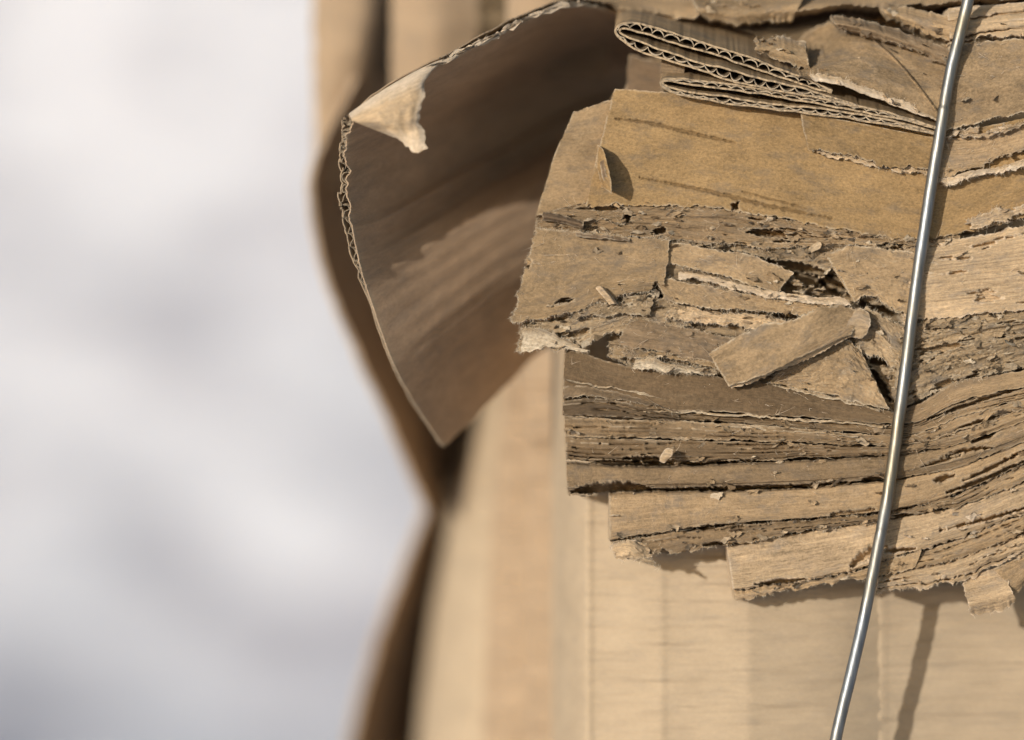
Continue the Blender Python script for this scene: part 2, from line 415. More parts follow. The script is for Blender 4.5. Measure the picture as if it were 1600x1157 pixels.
NB = 0
def board(name, rows, mat, label=None, cat='cardboard', group=None, back=22.0, step=1.7, rag=(2, 2, 2, 2), seed=None,
          parent=None, bulge=0.0, ewear=0.45, edge_w=3.0, fib=0, fib_len=0.7, rel=None, kind=None, thin=False, cav=(), darken=(0, 0), flakes=0, wv=None, hair=0, lin=False):
    """a sheet or pressed pack of sheets seen on its face or edge.
       rows: curves of (photo x, photo y, depth mm) top to bottom; rag: raggedness px of top, right, bottom, left"""
    global NB
    NB += 1
    seed = seed if seed is not None else 100 + NB * 7
    w = max(np.linalg.norm(np.diff(np.array(r, float)[:, :2], axis=0), axis=1).sum() for r in rows)
    hs = 0
    for a, b in zip(rows[:-1], rows[1:]):
        hs += np.linalg.norm(resample(a, 9)[:, :2] - resample(b, 9)[:, :2], axis=1).max()
    nu = int(np.clip(w / step, 6, 900)); nv = int(np.clip(hs / step, 5, 500))
    G = loft(rows, nu, nv, lin)
    px, py, d = G[..., 0].copy(), G[..., 1].copy(), G[..., 2].copy()
    v = np.linspace(0, 1, nv)[:, None]; u = np.linspace(0, 1, nu)[None, :]
    vp = v * hs; up = u * w
    rt, rr, rb, rl = rag
    nt_ = lambda x, s: (fbm(x / 26.0, x * 0 + s, seed + s, 5, 0.6) - 0.5) * 2 + 0.55 * (vnoise(x / 4.0, x * 0, seed + s + 50) - 0.5)
    fo = 10.0
    py += rt * 1.6 * nt_(up, 1) * np.exp(-vp / fo) + rb * 1.6 * nt_(up, 2) * np.exp(-(hs - vp) / fo)
    px += rl * 1.6 * nt_(vp, 3) * np.exp(-up / fo) + rr * 1.6 * nt_(vp, 4) * np.exp(-(w - up) / fo)
    U = up * 0.15 + 0 * vp; V = vp * 0.15 + 0 * up
    wear = np.zeros((nv, nu))
    if rel is not None:
        r, wear = relief(U, V, seed, **rel)
        d += r
    crz = np.zeros((nv, nu))
    for line, wid, dep in cav:                       # cracks and torn holes along a line
        C = resample(line, 40)
        q = np.full(px.shape, 1e9); wq = np.zeros(px.shape)
        for i in range(len(C) - 1):
            ax, ay = C[i]; bx, by = C[i + 1]
            tt = np.clip(((px - ax) * (bx - ax) + (py - ay) * (by - ay)) / ((bx - ax) ** 2 + (by - ay) ** 2 + 1e-9), 0, 1)
            dist = np.hypot(px - ax - tt * (bx - ax), py - ay - tt * (by - ay))
            near = dist < q
            q = np.where(near, dist, q); wq = np.where(near, wid * (0.25 + math.sin(math.pi * (i + .5) / 39)), wq)
        q = q + (fbm(U * 0.9, V * 1.3, seed + 90, 4, .6) - .5) * min(10, wid * 2.2)
        m = 1 - sstep(wq * 0.75, wq * 1.05 + 0.8, q)
        d += dep * m
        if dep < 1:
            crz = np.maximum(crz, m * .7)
        else:
            wear = np.maximum(wear * (1 - m), 0.5 * sstep(wq + 5, wq + 1, q) * (1 - m))
    d += -bulge * np.sin(np.pi * v) ** 0.6 + bulge
    ev = np.minimum(vp / edge_w, (hs - vp) / edge_w)
    eu = np.minimum(up / edge_w, (w - up) / edge_w)
    e = 1 - np.clip(np.minimum(ev + 0 * up, eu + 0 * vp), 0, 1)
    e *= sstep(0.3, 0.6, fbm(U * 0.5, V * 0.5, seed + 70, 3))
    wear = np.clip(np.maximum(wear, e * 0.8), 0, 1)
    if wv:
        gwr = wv[0] + (wv[1] - wv[0]) * v + 0 * u
        wear = np.clip(np.maximum(wear, gwr + (fbm(U * .25, V * .5, seed + 60, 5, .6) - .5) * 1.1), 0, 1)
    W = world_of(px, py, d)
    suv = suv_of(W, (seed % 97))
    mb = MB()
    t = back * 0.001
    sl = darken[0] + (darken[1] - darken[0]) * sstep(0.45, 0.85, u + 0.25 * (fbm(U * .05, V * .4, seed + 80, 3) - .5))  # darker tone blends from left value to right value along the board
    sl = np.clip(sl + (fbm(U * .03, V * .25, seed + 81, 4) - .5) * .5 * (max(darken) > 0) + crz, 0, 1)
    solid(mb, W, np.array([0.0, t, 0.0]) if not thin else np.array(thin) * 0.001, wear, suv, fullback=bool(thin), ewear=ewear, darken=sl)
    o = mb.build(name, M[mat], parent)
    if label: tag(o, label, cat, group)
    if kind: o['kind'] = kind
    o_edges = dict(top=W[0], bottom=W[-1], left=W[:, 0], right=W[:, -1])
    if flakes:
        rng = np.random.default_rng(seed + 1); fk = MB()
        for k in range(flakes):
            i = rng.integers(2, nv - 2); j = rng.integers(2, nu - 2)
            x, y, z = px[i, j], py[i, j], d[i, j]
            if x > 1640 or z > d.mean() + 2.5: continue
            ln = rng.uniform(5, 24) * rng.uniform(.5, 1); wd = ln * rng.uniform(.18, .5)
            tl = math.atan2(G[i, j + 1, 1] - G[i, j - 1, 1], G[i, j + 1, 0] - G[i, j - 1, 0]) + rng.normal(0, .32)
            a = np.linspace(-.5, .5, 6)[None, :]; b = np.linspace(-.5, .5, 4)[:, None]
            jx = rng.normal(0, .10, (4, 6)); jy = rng.normal(0, .22, (4, 6))
            X = (a + jx * .6) * ln; Y = (b + jy) * wd * (1 - .5 * np.abs(2 * a) ** 3)
            lift = rng.normal(0, .9) * a + rng.normal(.2, 1.0) * b + rng.uniform(-.8, .8) * (2 * a) ** 2 * .7
            fx = x + X * math.cos(tl) - Y * math.sin(tl); fy = y + X * math.sin(tl) + Y * math.cos(tl)
            solid(fk, world_of(fx, fy, z - .45 + lift), np.array([0, .00016, 0]), rng.choice([.0, .1, .5, 1.0]), suv_of(world_of(fx, fy, 0 * fx), rng.integers(90)), True, .6, rng.choice([0, 0, .6]))
        if fk.n:
            f = fk.build('torn_flakes', M[mat], o); f['kind'] = 'stuff'
    if hair:
        rng = np.random.default_rng(seed + 3); hm = MB()
        ii = rng.integers(1, nv - 1, hair); jj = rng.integers(1, nu - 1, hair)
        ok = px[ii, jj] < 1640
        P = W[ii[ok], jj[ok]] + np.array([0, -.00008, 0])
        du = W[ii[ok], jj[ok] + 1] - W[ii[ok], jj[ok] - 1]; du /= np.linalg.norm(du, axis=1)[:, None] + 1e-9
        fibres(hm, P, du * rng.choice([-1, 1], len(P))[:, None] + np.array([0, -.25, 0]), int(ok.sum()), 0.0006, 0.0022, 0.000055, rng, 1.1)
        f = hm.build('loose_fibres', M['pale'], o); f['kind'] = 'stuff'
    if fib:
        rng = np.random.default_rng(seed)
        fm = MB()
        for sd, dr in (('bottom', (0, -0.4, -1)), ('left', (-1, -0.4, 0)), ('top', (0, -0.5, 1))):
            k = rag[{'bottom': 2, 'left': 3, 'top': 0}[sd]]
            if k < 2.4: continue
            P = o_edges[sd]
            fibres(fm, P, np.tile(dr, (len(P), 1)), int(fib * len(P) / 300), 0.0003 * fib_len, 0.0011 * fib_len, 0.00005, rng)
        if fm.n:
            ob = parent_fib(fm, o, 'white')
    return o

def parent_fib(fm, o, mat):
    f = fm.build('torn_fibres', M[mat], o)
    f['kind'] = 'stuff'
    return f

def corr(parent, C, thick, pitch, sweep, mats, taper=None, phase=0.0, ns=5):
    """corrugated board seen on its cut edge: outer liner, fluting, inner liner.
       C: (n,3) photo curve of the middle of the board; sweep: function(t 0..1) -> world offset"""
    n = len(C)
    P = C[:, :2]; T = np.gradient(P, axis=0); T /= np.linalg.norm(T, axis=1)[:, None] + 1e-9
    Nn = np.stack([T[:, 1], -T[:, 0]], 1)
    s = np.concatenate([[0], np.cumsum(np.linalg.norm(np.diff(P, axis=0), axis=1))])
    th = thick * (taper if taper is not None else 1.0) * np.ones(n)
    lt = 2.9
    def ribbon(name, off, t, mat, wear, seed):
        wob = (fbm(s / 22.0, s * 0, seed, 4) - 0.5) * 3.0
        a = P + Nn * (off + wob + t / 2)[:, None]; b = P + Nn * (off + wob - t / 2)[:, None]
        rings = []
        dj = (fbm(s / 9.0, s * 0 + 5, seed + 3, 4) - 0.5) * 1.2
        for k in range(ns):
            sw = sweep(k / (ns - 1))
            rings.append(np.stack([world_of(a[:, 0], a[:, 1], C[:, 2] + dj) + sw, world_of(b[:, 0], b[:, 1], C[:, 2] + dj) + sw], 1))
        R = np.stack(rings)                       # ns,n,2,3
        mb = MB()
        uu = np.tile(s[None, :, None] * 0.15, (ns, 1, 1))
        vv = np.tile((np.arange(ns) * 8.0)[:, None, None], (1, n, 1))
        sv = np.concatenate([uu, vv, np.full_like(uu, seed)], -1)
        mb.add(R[:, :, 0], gridfaces(ns, n), 0.0, sv, 1.0 if name == 'inner_liner' else 0.0)  # liner sides facing the flutes darkened: hole shade painted into the colour
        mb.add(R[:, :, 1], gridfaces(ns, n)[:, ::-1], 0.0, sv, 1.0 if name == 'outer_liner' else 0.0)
        e = R[0].transpose(1, 0, 2)               # front edge, 2,n,3
        mb.add(e, gridfaces(2, n), wear, np.stack([sv[0], sv[0] + (0, .4, 0)]))
        for q in (0, -1):
            mb.add(R[:, q], gridfaces(ns, 2), 0.5, np.zeros((ns, 2, 3)))
        return mb.build(name, M[mat], parent)
    ribbon('outer_liner', th / 2 - lt / 2, lt, mats[0], 0.3, 11)
    ribbon('inner_liner', -th / 2 + lt / 2, lt, mats[2], 0.3, 23)
    ph = 2 * np.pi * s / pitch + phase + 9.0 * (fbm(s / 75.0, s * 0, 77, 3) - 0.5)
    amp = np.maximum(th / 2 - lt * 0.9, 0.4)
    sn = np.abs(np.sin(ph / 2)) ** 0.55; ribbon('fluting', amp * (2 * sn - 1) * (.55 + .6 * fbm(s / 30, s * 0, 41, 3)), 2.3, mats[1], 0.6, 31)

# ------------------------------------------------------------------ the setting: snow
def snow():
    xs = np.linspace(-7, 7, 180); ys = np.concatenate([np.linspace(-60, -2, 30), np.linspace(-1.6, 14, 170), np.linspace(15, 60, 12)])
    xs = np.concatenate([np.linspace(-60, -7.6, 20), xs, np.linspace(7.6, 60, 20)])
    X, Y = np.meshgrid(xs, ys)
    t = np.clip(Y - 4.5, 0, None)
    z = 0.17 * t ** 2 / (1 + 0.10 * t)
    z = np.where(t > 7, 0.17 * 49 / 1.7 + (t - 7) * 0.02, z)
    amp = sstep(1.2, 3.5, Y)
    z += amp * ((fbm(X * 1.5, Y * 1.5, 5, 4) - 0.5) * 0.16 + (fbm(X * 5, Y * 5, 6, 3) - 0.5) * 0.05)
    z += (1 - amp) * (fbm(X * 3, Y * 3, 8, 3) - 0.5) * 0.02 - (1 - amp) * 0.012
    mb = MB(); mb.add(np.stack([X, Y, z], -1), gridfaces(len(ys), len(xs))[:, ::-1])
    o = mb.build('snow_ground', M['snow'], origin=(0, 0, 0))
    tag(o, kind='structure')
snow()

# ------------------------------------------------------------------ the bale behind: pressed layers down to the ground
def bale_body():
    root = empty('cardboard_bale', (0.45, 0.9, 0.0))
    tag(root, 'big bale of pressed brown cardboard behind the torn sheets, out of focus', 'bale')
    rng = np.random.default_rng(4)
    z = 0.0; mb = MB()
    while z < 1.08:
        h = rng.uniform(0.006, 0.02)
        j = rng.normal(0, 0.006, 4)
        x0, x1, y0, y1 = -0.022 + j[0], 1.1 + j[1], 0.84 + j[2], 1.5 + j[3]
        c = 0.012
        o = np.array([(x0, y0 + c), (x0 + c, y0), (x1, y0), (x1, y1), (x0, y1)])
        v = np.concatenate([np.c_[o, np.full(5, z)], np.c_[o, np.full(5, z + h - 0.0012)]])
        f4 = [(k, (k + 1) % 5, (k + 1) % 5 + 5, k + 5) for k in range(5)]
        mb.add(v, f4); mb.add(v, [(5, 6, 7, 8, 9), (4, 3, 2, 1, 0)])
        z += h
    b = mb.build('pressed_layers', M['mid'], root, smooth=False); b['kind'] = 'stuff'
bale_body()

# box panels that wrap the bale's corner and reach down to the ground
GP = 'flat box panels on the bale behind the torn pack'
def panel(name, xs, ds, ytop, mat, label, seed, back=3.0, bow=0.0, wob=0.6, rim=None):
    """upright board: xs photo x of columns, ds depth of each; falls to the ground"""
    n = len(xs)
    cols = []
    kf = lambda d: (D + d * 0.001) / D
    top = [(x, ytop if np.isscalar(ytop) else ytop[i], ds[i]) for i, x in enumerate(xs)]
    rows = []
    for k in range(6):
        t = k / 5
        row = []
        for i, (x, y, d) in enumerate(top):
            yb = CY + (H - 0.004) / (S * kf(d))
            yy = y + (min(1250, yb) - y) * (k / 4) if k < 5 else yb
            row.append((x, yy, d))
        rows.append(row)
    return board(name, rows, mat, label, 'cardboard', GP, back=back, step=6.0, rag=(1, 0, 0, 0), seed=seed,
                 rel=dict(rough=0.0, wave=wob), ewear=0.3, lin=True)
panel('box_panel', [862, 884, 914, 930, 950, 1030, 1036, 1044, 1160, 1168, 1178, 1300, 1400],
      [66, 42, 25.2, 24.4, 23.5, 18.6, 18.4, 18.5, 15.3, 15.1, 15.2, 18, 24], 500, 'panel',
      'pale upright box panel with faint vertical creases under the layered pack left of the wire', 31)
panel('box_panel', [1368, 1378, 1386, 1440, 1560, 1700, 1900], [22.6, 22.1, 22.5, 23, 23.5, 23, 22], 560, 'panel',
      'pale upright box panel under the pack crossed by the wire shadow', 37)
def slant_panel(xs0, ds0, mat, label, seed):
    sl = lambda x: max(0, (800 - x) / 110)
    board('box_panel', [[(x + k * sl(x), y, d) for x, d in zip(xs0, ds0)] for k, y in ((64, 420), (52, 600), (46, 650), (25, 715), (5, 780), (-8, 860), (-25, 960), (-42, 1080), (-60, 1250))]
          + [[(x - 60 * sl(x), CY + (H - .004) / (S * (D + d * .001) / D), d) for x, d in zip(xs0, ds0)]], mat,
          label, 'cardboard', GP, back=3, step=5, rag=(1, 0, 0, 0), seed=seed, rel=dict(rough=0, wave=2.0), ewear=.3, lin=True)
slant_panel([698, 708, 724, 742, 752, 775, 800], [185, 160, 142, 131, 125, 118, 116], 'panel', 'palest blurred upright box panel below the tip of the curled flap', 41)
slant_panel([768, 780, 800, 822, 830, 862, 878, 900], [108, 103, 99, 97, 93, 89, 85, 80], 'panelo', 'warm tan blurred upright box panel below the big curled flap', 43)

# ------------------------------------------------------------------ sheets behind the flap, top left
GS = 'upright sheets behind the curled flap'
board('cardboard_sheet', [[(486, -120, 120), (540, -120, 118), (600, -120, 122), (618, -120, 135)], [(488, 60, 120), (530, 60, 114), (585, 60, 118), (600, 60, 135)],
      [(490, 180, 122), (510, 190, 118), (550, 200, 122), (575, 200, 135)], [(492, 290, 125), (505, 290, 124), (520, 290, 128), (550, 290, 140)]], 'panelo',
      'blurred tan upright sheet at far left top beside the pale snow', 'cardboard', GS, back=2, step=5, seed=51, rel=dict(rough=.2, wave=1.5))
board('cardboard_sheet', [[(612, -120, 95), (660, -120, 90), (750, -120, 92)], [(612, 60, 95), (680, 60, 89), (745, 60, 92)], [(612, 260, 98), (680, 260, 92), (745, 260, 95)]], 'panelo',
      'blurred tan upright sheet behind the torn top edge of the curled flap', 'cardboard', GS, back=2, step=5, seed=53, rel=dict(rough=.2, wave=1.0))
board('cardboard_sheet', [[(790, -120, 75), (850, -120, 70), (950, -120, 66)], [(792, 10, 75), (850, 10, 70), (950, 10, 66)], [(800, 120, 78), (850, 120, 74), (950, 120, 70)]], 'panelo',
      'tan upright sheet at the top edge right of the dark gap', 'cardboard', GS, back=2, step=5, seed=57, rel=dict(rough=.2, wave=1.0))
board('cardboard_sheet', [[(566, -120, 150), (620, -120, 200), (720, -120, 290)], [(566, 60, 150), (620, 60, 200), (720, 60, 290)], [(572, 280, 150), (625, 280, 200), (720, 280, 290)]], 'dark',  # dark backing added to stand in for the shade of the gap
      'dark sheet added for the shade in the gap between two blurred upright sheets', 'cardboard', GS, back=2, step=6, seed=59, rel=dict(rough=.2, wave=1.5))
# dark curled sheets whose shaded side shows left of the flap
board('curled_sheet', [[(560, 120, 98), (590, 120, 135), (640, 120, 185)], [(492, 260, 98), (520, 255, 130), (600, 250, 185)], [(492, 340, 102), (520, 330, 135), (620, 330, 190)],
      [(510, 430, 106), (545, 425, 140), (640, 420, 195)], [(555, 540, 112), (590, 535, 150), (690, 530, 205)],
      [(610, 660, 120), (650, 650, 160), (740, 640, 215)], [(672, 800, 132), (690, 780, 165), (745, 700, 220)]], 'inner',
      'dark shaded sheet curling down behind the left edge of the big flap', 'cardboard', GS, back=2.2, step=4, seed=61, thin=(-1.5, 1.2, 0), rel=dict(rough=.2, wave=1.5))
board('curled_sheet', [[(680, 770, 165), (705, 770, 190), (770, 770, 260)], [(632, 890, 170), (672, 890, 202), (770, 890, 275)],
      [(574, 1060, 180), (632, 1060, 215), (750, 1060, 285)], [(520, 1300, 195), (600, 1300, 230), (730, 1300, 300)]], 'inner',
      'dark shaded sheet at the lower left edge of the bale', 'cardboard', GS, back=2.2, step=4, seed=63, thin=(-1.5, 1.2, 0), rel=dict(rough=.2, wave=2.5))

# ------------------------------------------------------------------ the big curled flap of corrugated board
def flap():
    rows = [
     [(549, 186, -5), (600, 148, -4), (660, 115, -2), (720, 86, 2), (800, 45, 8), (885, 10, 15), (960, 20, 27), (1010, 42, 40)],
     [(544, 225, -2), (600, 195, 6), (660, 168, 15), (740, 130, 28), (820, 90, 42), (890, 62, 55), (970, 65, 70), (1020, 80, 82)],
     [(541, 270, 0), (600, 240, 14), (660, 212, 28), (740, 172, 50), (820, 135, 68), (890, 108, 82), (970, 100, 96), (1020, 110, 104)],
     [(548, 340, 1), (610, 312, 16), (670, 280, 31), (745, 240, 52), (820, 198, 71), (890, 165, 86), (970, 140, 98), (1020, 140, 106)],
     [(560, 402, 3), (620, 372, 18), (680, 338, 32), (750, 298, 50), (820, 258, 67), (890, 215, 82), (970, 185, 95), (1020, 180, 104)],
     [(574, 452, 6), (632, 420, 16), (690, 383, 26), (760, 340, 39), (830, 300, 52), (900, 262, 65), (970, 235, 78), (1020, 230, 86)],
     [(612, 560, 10), (660, 520, 17.6), (715, 478, 26.4), (780, 430, 37), (850, 390, 48.5), (910, 355, 59), (975, 335, 70), (1020, 330, 78)],
     [(650, 632, 20), (690, 592, 26.5), (740, 545, 34.6), (800, 500, 44.5), (860, 465, 54.5), (920, 440, 64.5), (975, 425, 74), (1020, 420, 82)],
     [(694, 700, 34), (728, 668, 39.6), (772, 622, 46.8), (818, 576, 54.4), (870, 535, 63), (925, 520, 72), (975, 510, 81), (1020, 505, 88)]]
    nu, nv = 240, 300
    G = loft(rows, nu, nv)
    px, py, d = G[..., 0], G[..., 1], G[..., 2]
    v = np.linspace(0, 1, nv)[:, None]; u = np.linspace(0, 1, nu)[None, :]
    L = np.linalg.norm(np.diff(G[:, :, :2], axis=0), axis=2)
    vp = v * 620; up = u * 520
    # torn rims
    py += 9 * ((fbm(up / 30, up * 0, 3, 5, .6) - .5) * np.exp(-vp / 9)) * sstep(110, 170, up)
    py += 10 * ((fbm(up / 40, up * 0, 5, 4, .6) - .5) * np.exp(-(620 - vp) / 14))
    px += 16 * ((fbm(vp / 18, vp * 0, 4, 5, .62) - .5) * np.exp(-up / 10)) * (1 - sstep(170, 300, vp) * .85)
    px += 12 * np.exp(-((vp - 150) / 9) ** 2) * np.exp(-up / 14)
    # the crease band and soft waves
    cr = lambda c, w: np.exp(-((vp - c) / w) ** 2)
    d += np.interp(vp, [0, 150, 236, 246, 260, 298, 306, 322, 350, 480, 620], [0, 0, 4.6, 4.8, -.6, 4.2, 4.2, .2, .4, 0, 0]) * (.3 + .7 * sstep(10, 110, up)) + 1.2 * cr(150, 14)
    d += (fbm(up / 170, vp / 70, 9, 3) - .5) * (2.6 - 1.6 * sstep(250, 330, vp)) + .10 * np.sin(2 * np.pi * vp / 22.7 + 1.5 * fbm(up / 200, vp * 0, 33, 2)) * sstep(0, 60, up)
    W = world_of(px, py, d)
    gu = np.gradient(W, axis=1); gv = np.gradient(W, axis=0)
    n = np.cross(gu, gv); n /= np.linalg.norm(n, axis=2)[..., None]
    if n[..., 1].mean() < 0: n = -n                 # away from the camera
    sm = suv_of(W, 5)
    th = 0.0023 * (0.30 + 1.15 * fbm(vp / 34 + 0 * up, up / 90, 12, 4)) * (1 - .55 * sstep(230, 400, vp))
    root = empty('curled_flap', W[150, 60] * [1, 1, 1] - [0, 0, 0.02])
    tag(root, 'large curled corrugated flap with shaded brown inner side, torn top and open fluted left edge', 'cardboard')
    rimw = np.clip(np.exp(-up / 3.0) * .9 + np.exp(-vp / 4.0) * sstep(100, 200, up) * .9 + np.exp(-(620 - vp) / 5.0) * .5, 0, 1)
    rimw = rimw * sstep(.25, .55, fbm(up / 12, vp / 12, 15, 3))
    def layer(name, off, t, mat, wear):
        mb = MB(); solid(mb, W + n * off[..., None], n * t, wear, sm, fullback=True, ewear=0.35)
        return mb.build(name, M[mat], root)
    layer('inner_liner', np.zeros((nv, nu)), 0.00032, 'inner', rimw)
    layer('outer_liner', th, 0.00034, 'outer', rimw)
    s = vp * S * 1000
    wave = 0.5 + 0.5 * np.sin(2 * np.pi * s / 3.4 + 9 * (fbm(vp / 60, vp * 0, 18, 3) - .5) + 0 * up)
    layer('fluting', 0.0003 + (th - 0.0006) * wave, 0.00025, 'flute', rimw * 0 + .5)
    # torn hairs along the top rim and the left rim
    rng = np.random.default_rng(8); fm = MB()
    P = W[0, 55:200]; fibres(fm, P, np.tile((-.1, -.6, 1), (len(P), 1)), 420, 0.0005, 0.0014, 0.00005, rng)
    P = W[20:, 0]; fibres(fm, P, np.tile((-1, -.5, .2), (len(P), 1)), 260, 0.0003, 0.0009, 0.000045, rng)
    parent_fib(fm, root, 'white')
    # shreds of pale liner along the torn top rim
    sh = MB()
    for k in range(34):
        i = int(rng.uniform(58, 190)); p = W[0, i]; tdir = W[0, i + 4] - W[0, i - 4]; tdir /= np.linalg.norm(tdir)
        ln = rng.uniform(.0015, .0085); wd = rng.uniform(.0002, .0011)
        q = np.array([p + tdir * ln * a + np.array([0, -.0006 - .0009 * rng.random(), -wd * b + .0007]) + rng.normal(0, .00028, 3)
                      for b in (0, .5, 1) for a in (-.5, -.2, .2, .5)]).reshape(3, 4, 3)
        solid(sh, q, np.array([0, .0002, 0]), 1.0, suv_of(q, k), True)
    o = sh.build('torn_liner_shreds', M['pale'], root); o['kind'] = 'stuff'
    # the corner where the pale liner is folded over
    rows2 = [[(545, 183, 2), (590, 152, 2), (640, 122, 3), (672, 105, 5), (692, 96, 7)],
             [(545, 178, -5), (588, 148, -5), (638, 118, -4), (671, 102, -2), (692, 94, 0)],
             [(549, 187, -9.5), (592, 164, -10), (640, 140, -9), (660, 132, -7), (664, 128, -5)],
             [(556, 191, -10), (596, 177, -11), (638, 162, -10.5), (656, 156, -9.5), (661, 153, -9)],
             [(570, 197, -9), (604, 192, -10.5), (634, 186, -10.5), (650, 182, -10), (656, 180, -9.5)],
             [(590, 205, -8), (612, 205, -9.5), (634, 206, -9.5), (650, 204, -10), (658, 204, -9.5)],
             [(606, 211, -7), (618, 216, -8.5), (636, 228, -9), (650, 238, -9.5), (665, 232, -9.5)]]
    g = loft(rows2, 90, 80)
    uu = np.linspace(0, 1, 90)[None, :]; vv = np.linspace(0, 1, 80)[:, None]
    g[..., 0] += 14 * (fbm(vv * 7, vv * 0, 21, 5, .62) - .5) * np.exp(-(1 - uu) / .10)
    g[..., 1] += 9 * (fbm(uu * 6, uu * 0, 22, 5, .62) - .5) * np.exp(-(1 - vv) / .12)
    g[..., 2] += (fbm(uu * 2.5, vv * 2.5, 23, 3) - .5) * 2.2
    w2 = world_of(g[..., 0], g[..., 1], g[..., 2])
    mb = MB(); solid(mb, w2, np.array([0, .0003, 0]), np.clip(1.1 * (1 - sstep(.18, .42, vv)) + sstep(.75, 1, vv) * .8 + sstep(.86, 1, uu) * .9 + (fbm(uu * 9, vv * 9, 26, 5, .6) - .5) * .9, 0, 1), suv_of(w2, 9), True, .9)
    o = mb.build('folded_liner_corner', M['pale'], root)
    fm = MB()
    P = np.concatenate([w2[:, -1], w2[-1]]); fibres(fm, P, np.tile((.7, -.4, -.3), (len(P), 1)), 700, 0.0005, 0.0018, 0.00005, rng)
    parent_fib(fm, o, 'white')
flap()

# ------------------------------------------------------------------ the layered pack
E = 1760
GPK = 'pressed layers of the torn cardboard pack'
def row(pts, d):
    """photo polyline with depth: d is one number, or (left, right)"""
    n = len(pts); a, b = (d, d) if np.isscalar(d) else d
    x0, x1 = pts[0][0], pts[-1][0]
    return [(x, y, a + (b - a) * (x - x0) / (x1 - x0)) for x, y in pts]

b0 = [(960, 138), (1100, 150), (1250, 168), (1400, 198), (1470, 212), (1530, 200), (1620, 182), (E, 160)]
b1 = [(914, 322), (1000, 320), (1130, 328), (1250, 347), (1350, 364), (1450, 374), (1540, 357), (1620, 335), (E, 310)]
b2 = [(1000, 372), (1150, 380), (1250, 384), (1330, 378), (1450, 388), (1540, 374), (1620, 352), (E, 330)]
c4t = [(884, 545), (985, 572), (1200, 600), (1340, 632), (1400, 645), (1440, 628), (1500, 598), (1620, 575), (E, 550)]
c1 = [(880, 606), (1000, 640), (1100, 646), (1250, 655), (1380, 664), (1430, 660), (1500, 628), (1620, 600), (E, 570)]
c2 = [(882, 652), (1000, 656), (1200, 666), (1380, 681), (1430, 678), (1500, 652), (1620, 620), (E, 590)]
c3 = [(884, 684), (1200, 692), (1380, 698), (1440, 691), (1510, 670), (1620, 634), (E, 600)]
c4 = [(885, 723), (1000, 729), (1200, 723), (1330, 717), (1390, 713), (1440, 706), (1510, 691), (1620, 652), (E, 610)]
c5 = [(888, 780), (1000, 769), (1200, 766), (1380, 753), (1420, 746), (1500, 729), (1620, 682), (E, 630)]
c5b = [(952, 772)] + c5[1:]
c6 = [(953, 848), (1050, 833), (1150, 821), (1370, 804), (1410, 796), (1500, 771), (1620, 717), (E, 660)]
c7 = [(962, 872), (1030, 868), (1150, 850), (1370, 816), (1410, 809), (1500, 791), (1620, 747), (E, 690)]
c8t = [(1136, 852), (1250, 832), (1370, 814), (1410, 808), (1500, 790), (1620, 745), (E, 690)]
c8 = [(1146, 925), (1250, 910), (1340, 892), (1400, 872), (1500, 840), (1620, 792), (E, 735)]
c8b = [(1372, 902), (1430, 888), (1500, 872), (1620, 827), (E, 775)]
c9 = [(1152, 942), (1250, 918), (1340, 905), (1372, 902), (1400, 896), (1430, 888)]
c9b = [(1366, 926), (1440, 918), (1500, 908), (1560, 882), (1620, 862), (E, 815)]

def mix(a, b, t, n=14):
    A = resample(a, n); B = resample(b, n)
    return [tuple(p) for p in A * (1 - t) + B * t]

# upper faces
board('cardboard_sheet', [[(958, 148, 8), (930, 160, 8.5), (884, 205, 9)][::-1] and [(897, 176, 9), (930, 163, 8), (975, 150, 7)], [(868, 240, 8), (905, 240, 7), (965, 240, 7)], [(838, 335, 6), (880, 335, 6), (960, 335, 6)]], 'mid',
      'brown board with a clean slanting left side behind the golden face', 'cardboard', GPK, rag=(2, 1, 2, 1.2), back=18,
      rel=dict(rough=.1, wave=.4, terr=.12, terr_n=2), step=1.7)
gold = board('cardboard_sheet', [row(b0, (5.5, 3)), row(mix(b0, b1, .5), (4, 3)), row(b1, (3, 3))], 'gold',
      'wide smooth golden brown board at the top of the pack with faint dark crease lines', 'cardboard', GPK, rag=(1, 0, 4, 1.2), back=22,
      rel=dict(rough=.09, wave=.7, terr=.07, terr_n=2, fu=.02, fv=.10), fib=60,
      cav=[([(962, 186), (1010, 192), (1070, 206), (1150, 224)], 2.0, .8), ([(1000, 278), (1100, 298), (1200, 322), (1300, 342)], 2.2, .7), ([(1146, 322), (1152, 326)], 6, 4), ([(1160, 300), (1260, 326)], 1.2, .5)])
board('torn_ply', [row([(1250, 176), (1330, 190), (1400, 204), (1462, 216)], 1.6), row([(1256, 205), (1330, 215), (1400, 228), (1460, 240)], 1.4), row([(1263, 234), (1330, 246), (1400, 262), (1456, 268)], 1.2)], 'gold',
      'raised golden ply left of the wire with a torn lower edge, over the golden face', 'cardboard', GPK, rag=(0, 1, 5, 1.5), back=1.0,
      rel=dict(rough=.1, wave=.3), fib=120)
board('torn_ply', [row([(1275, 232), (1340, 244), (1400, 258), (1450, 266)], 2.6), row([(1278, 240), (1340, 254), (1400, 270), (1452, 274)], 2.2)], 'pale',
      'thin pale torn strip under the raised golden ply', 'cardboard', GPK, rag=(2, 2, 4, 2), back=1.0, rel=dict(rough=.25, wave=.3, holes=1.5, hole_fu=.2), fib=120)
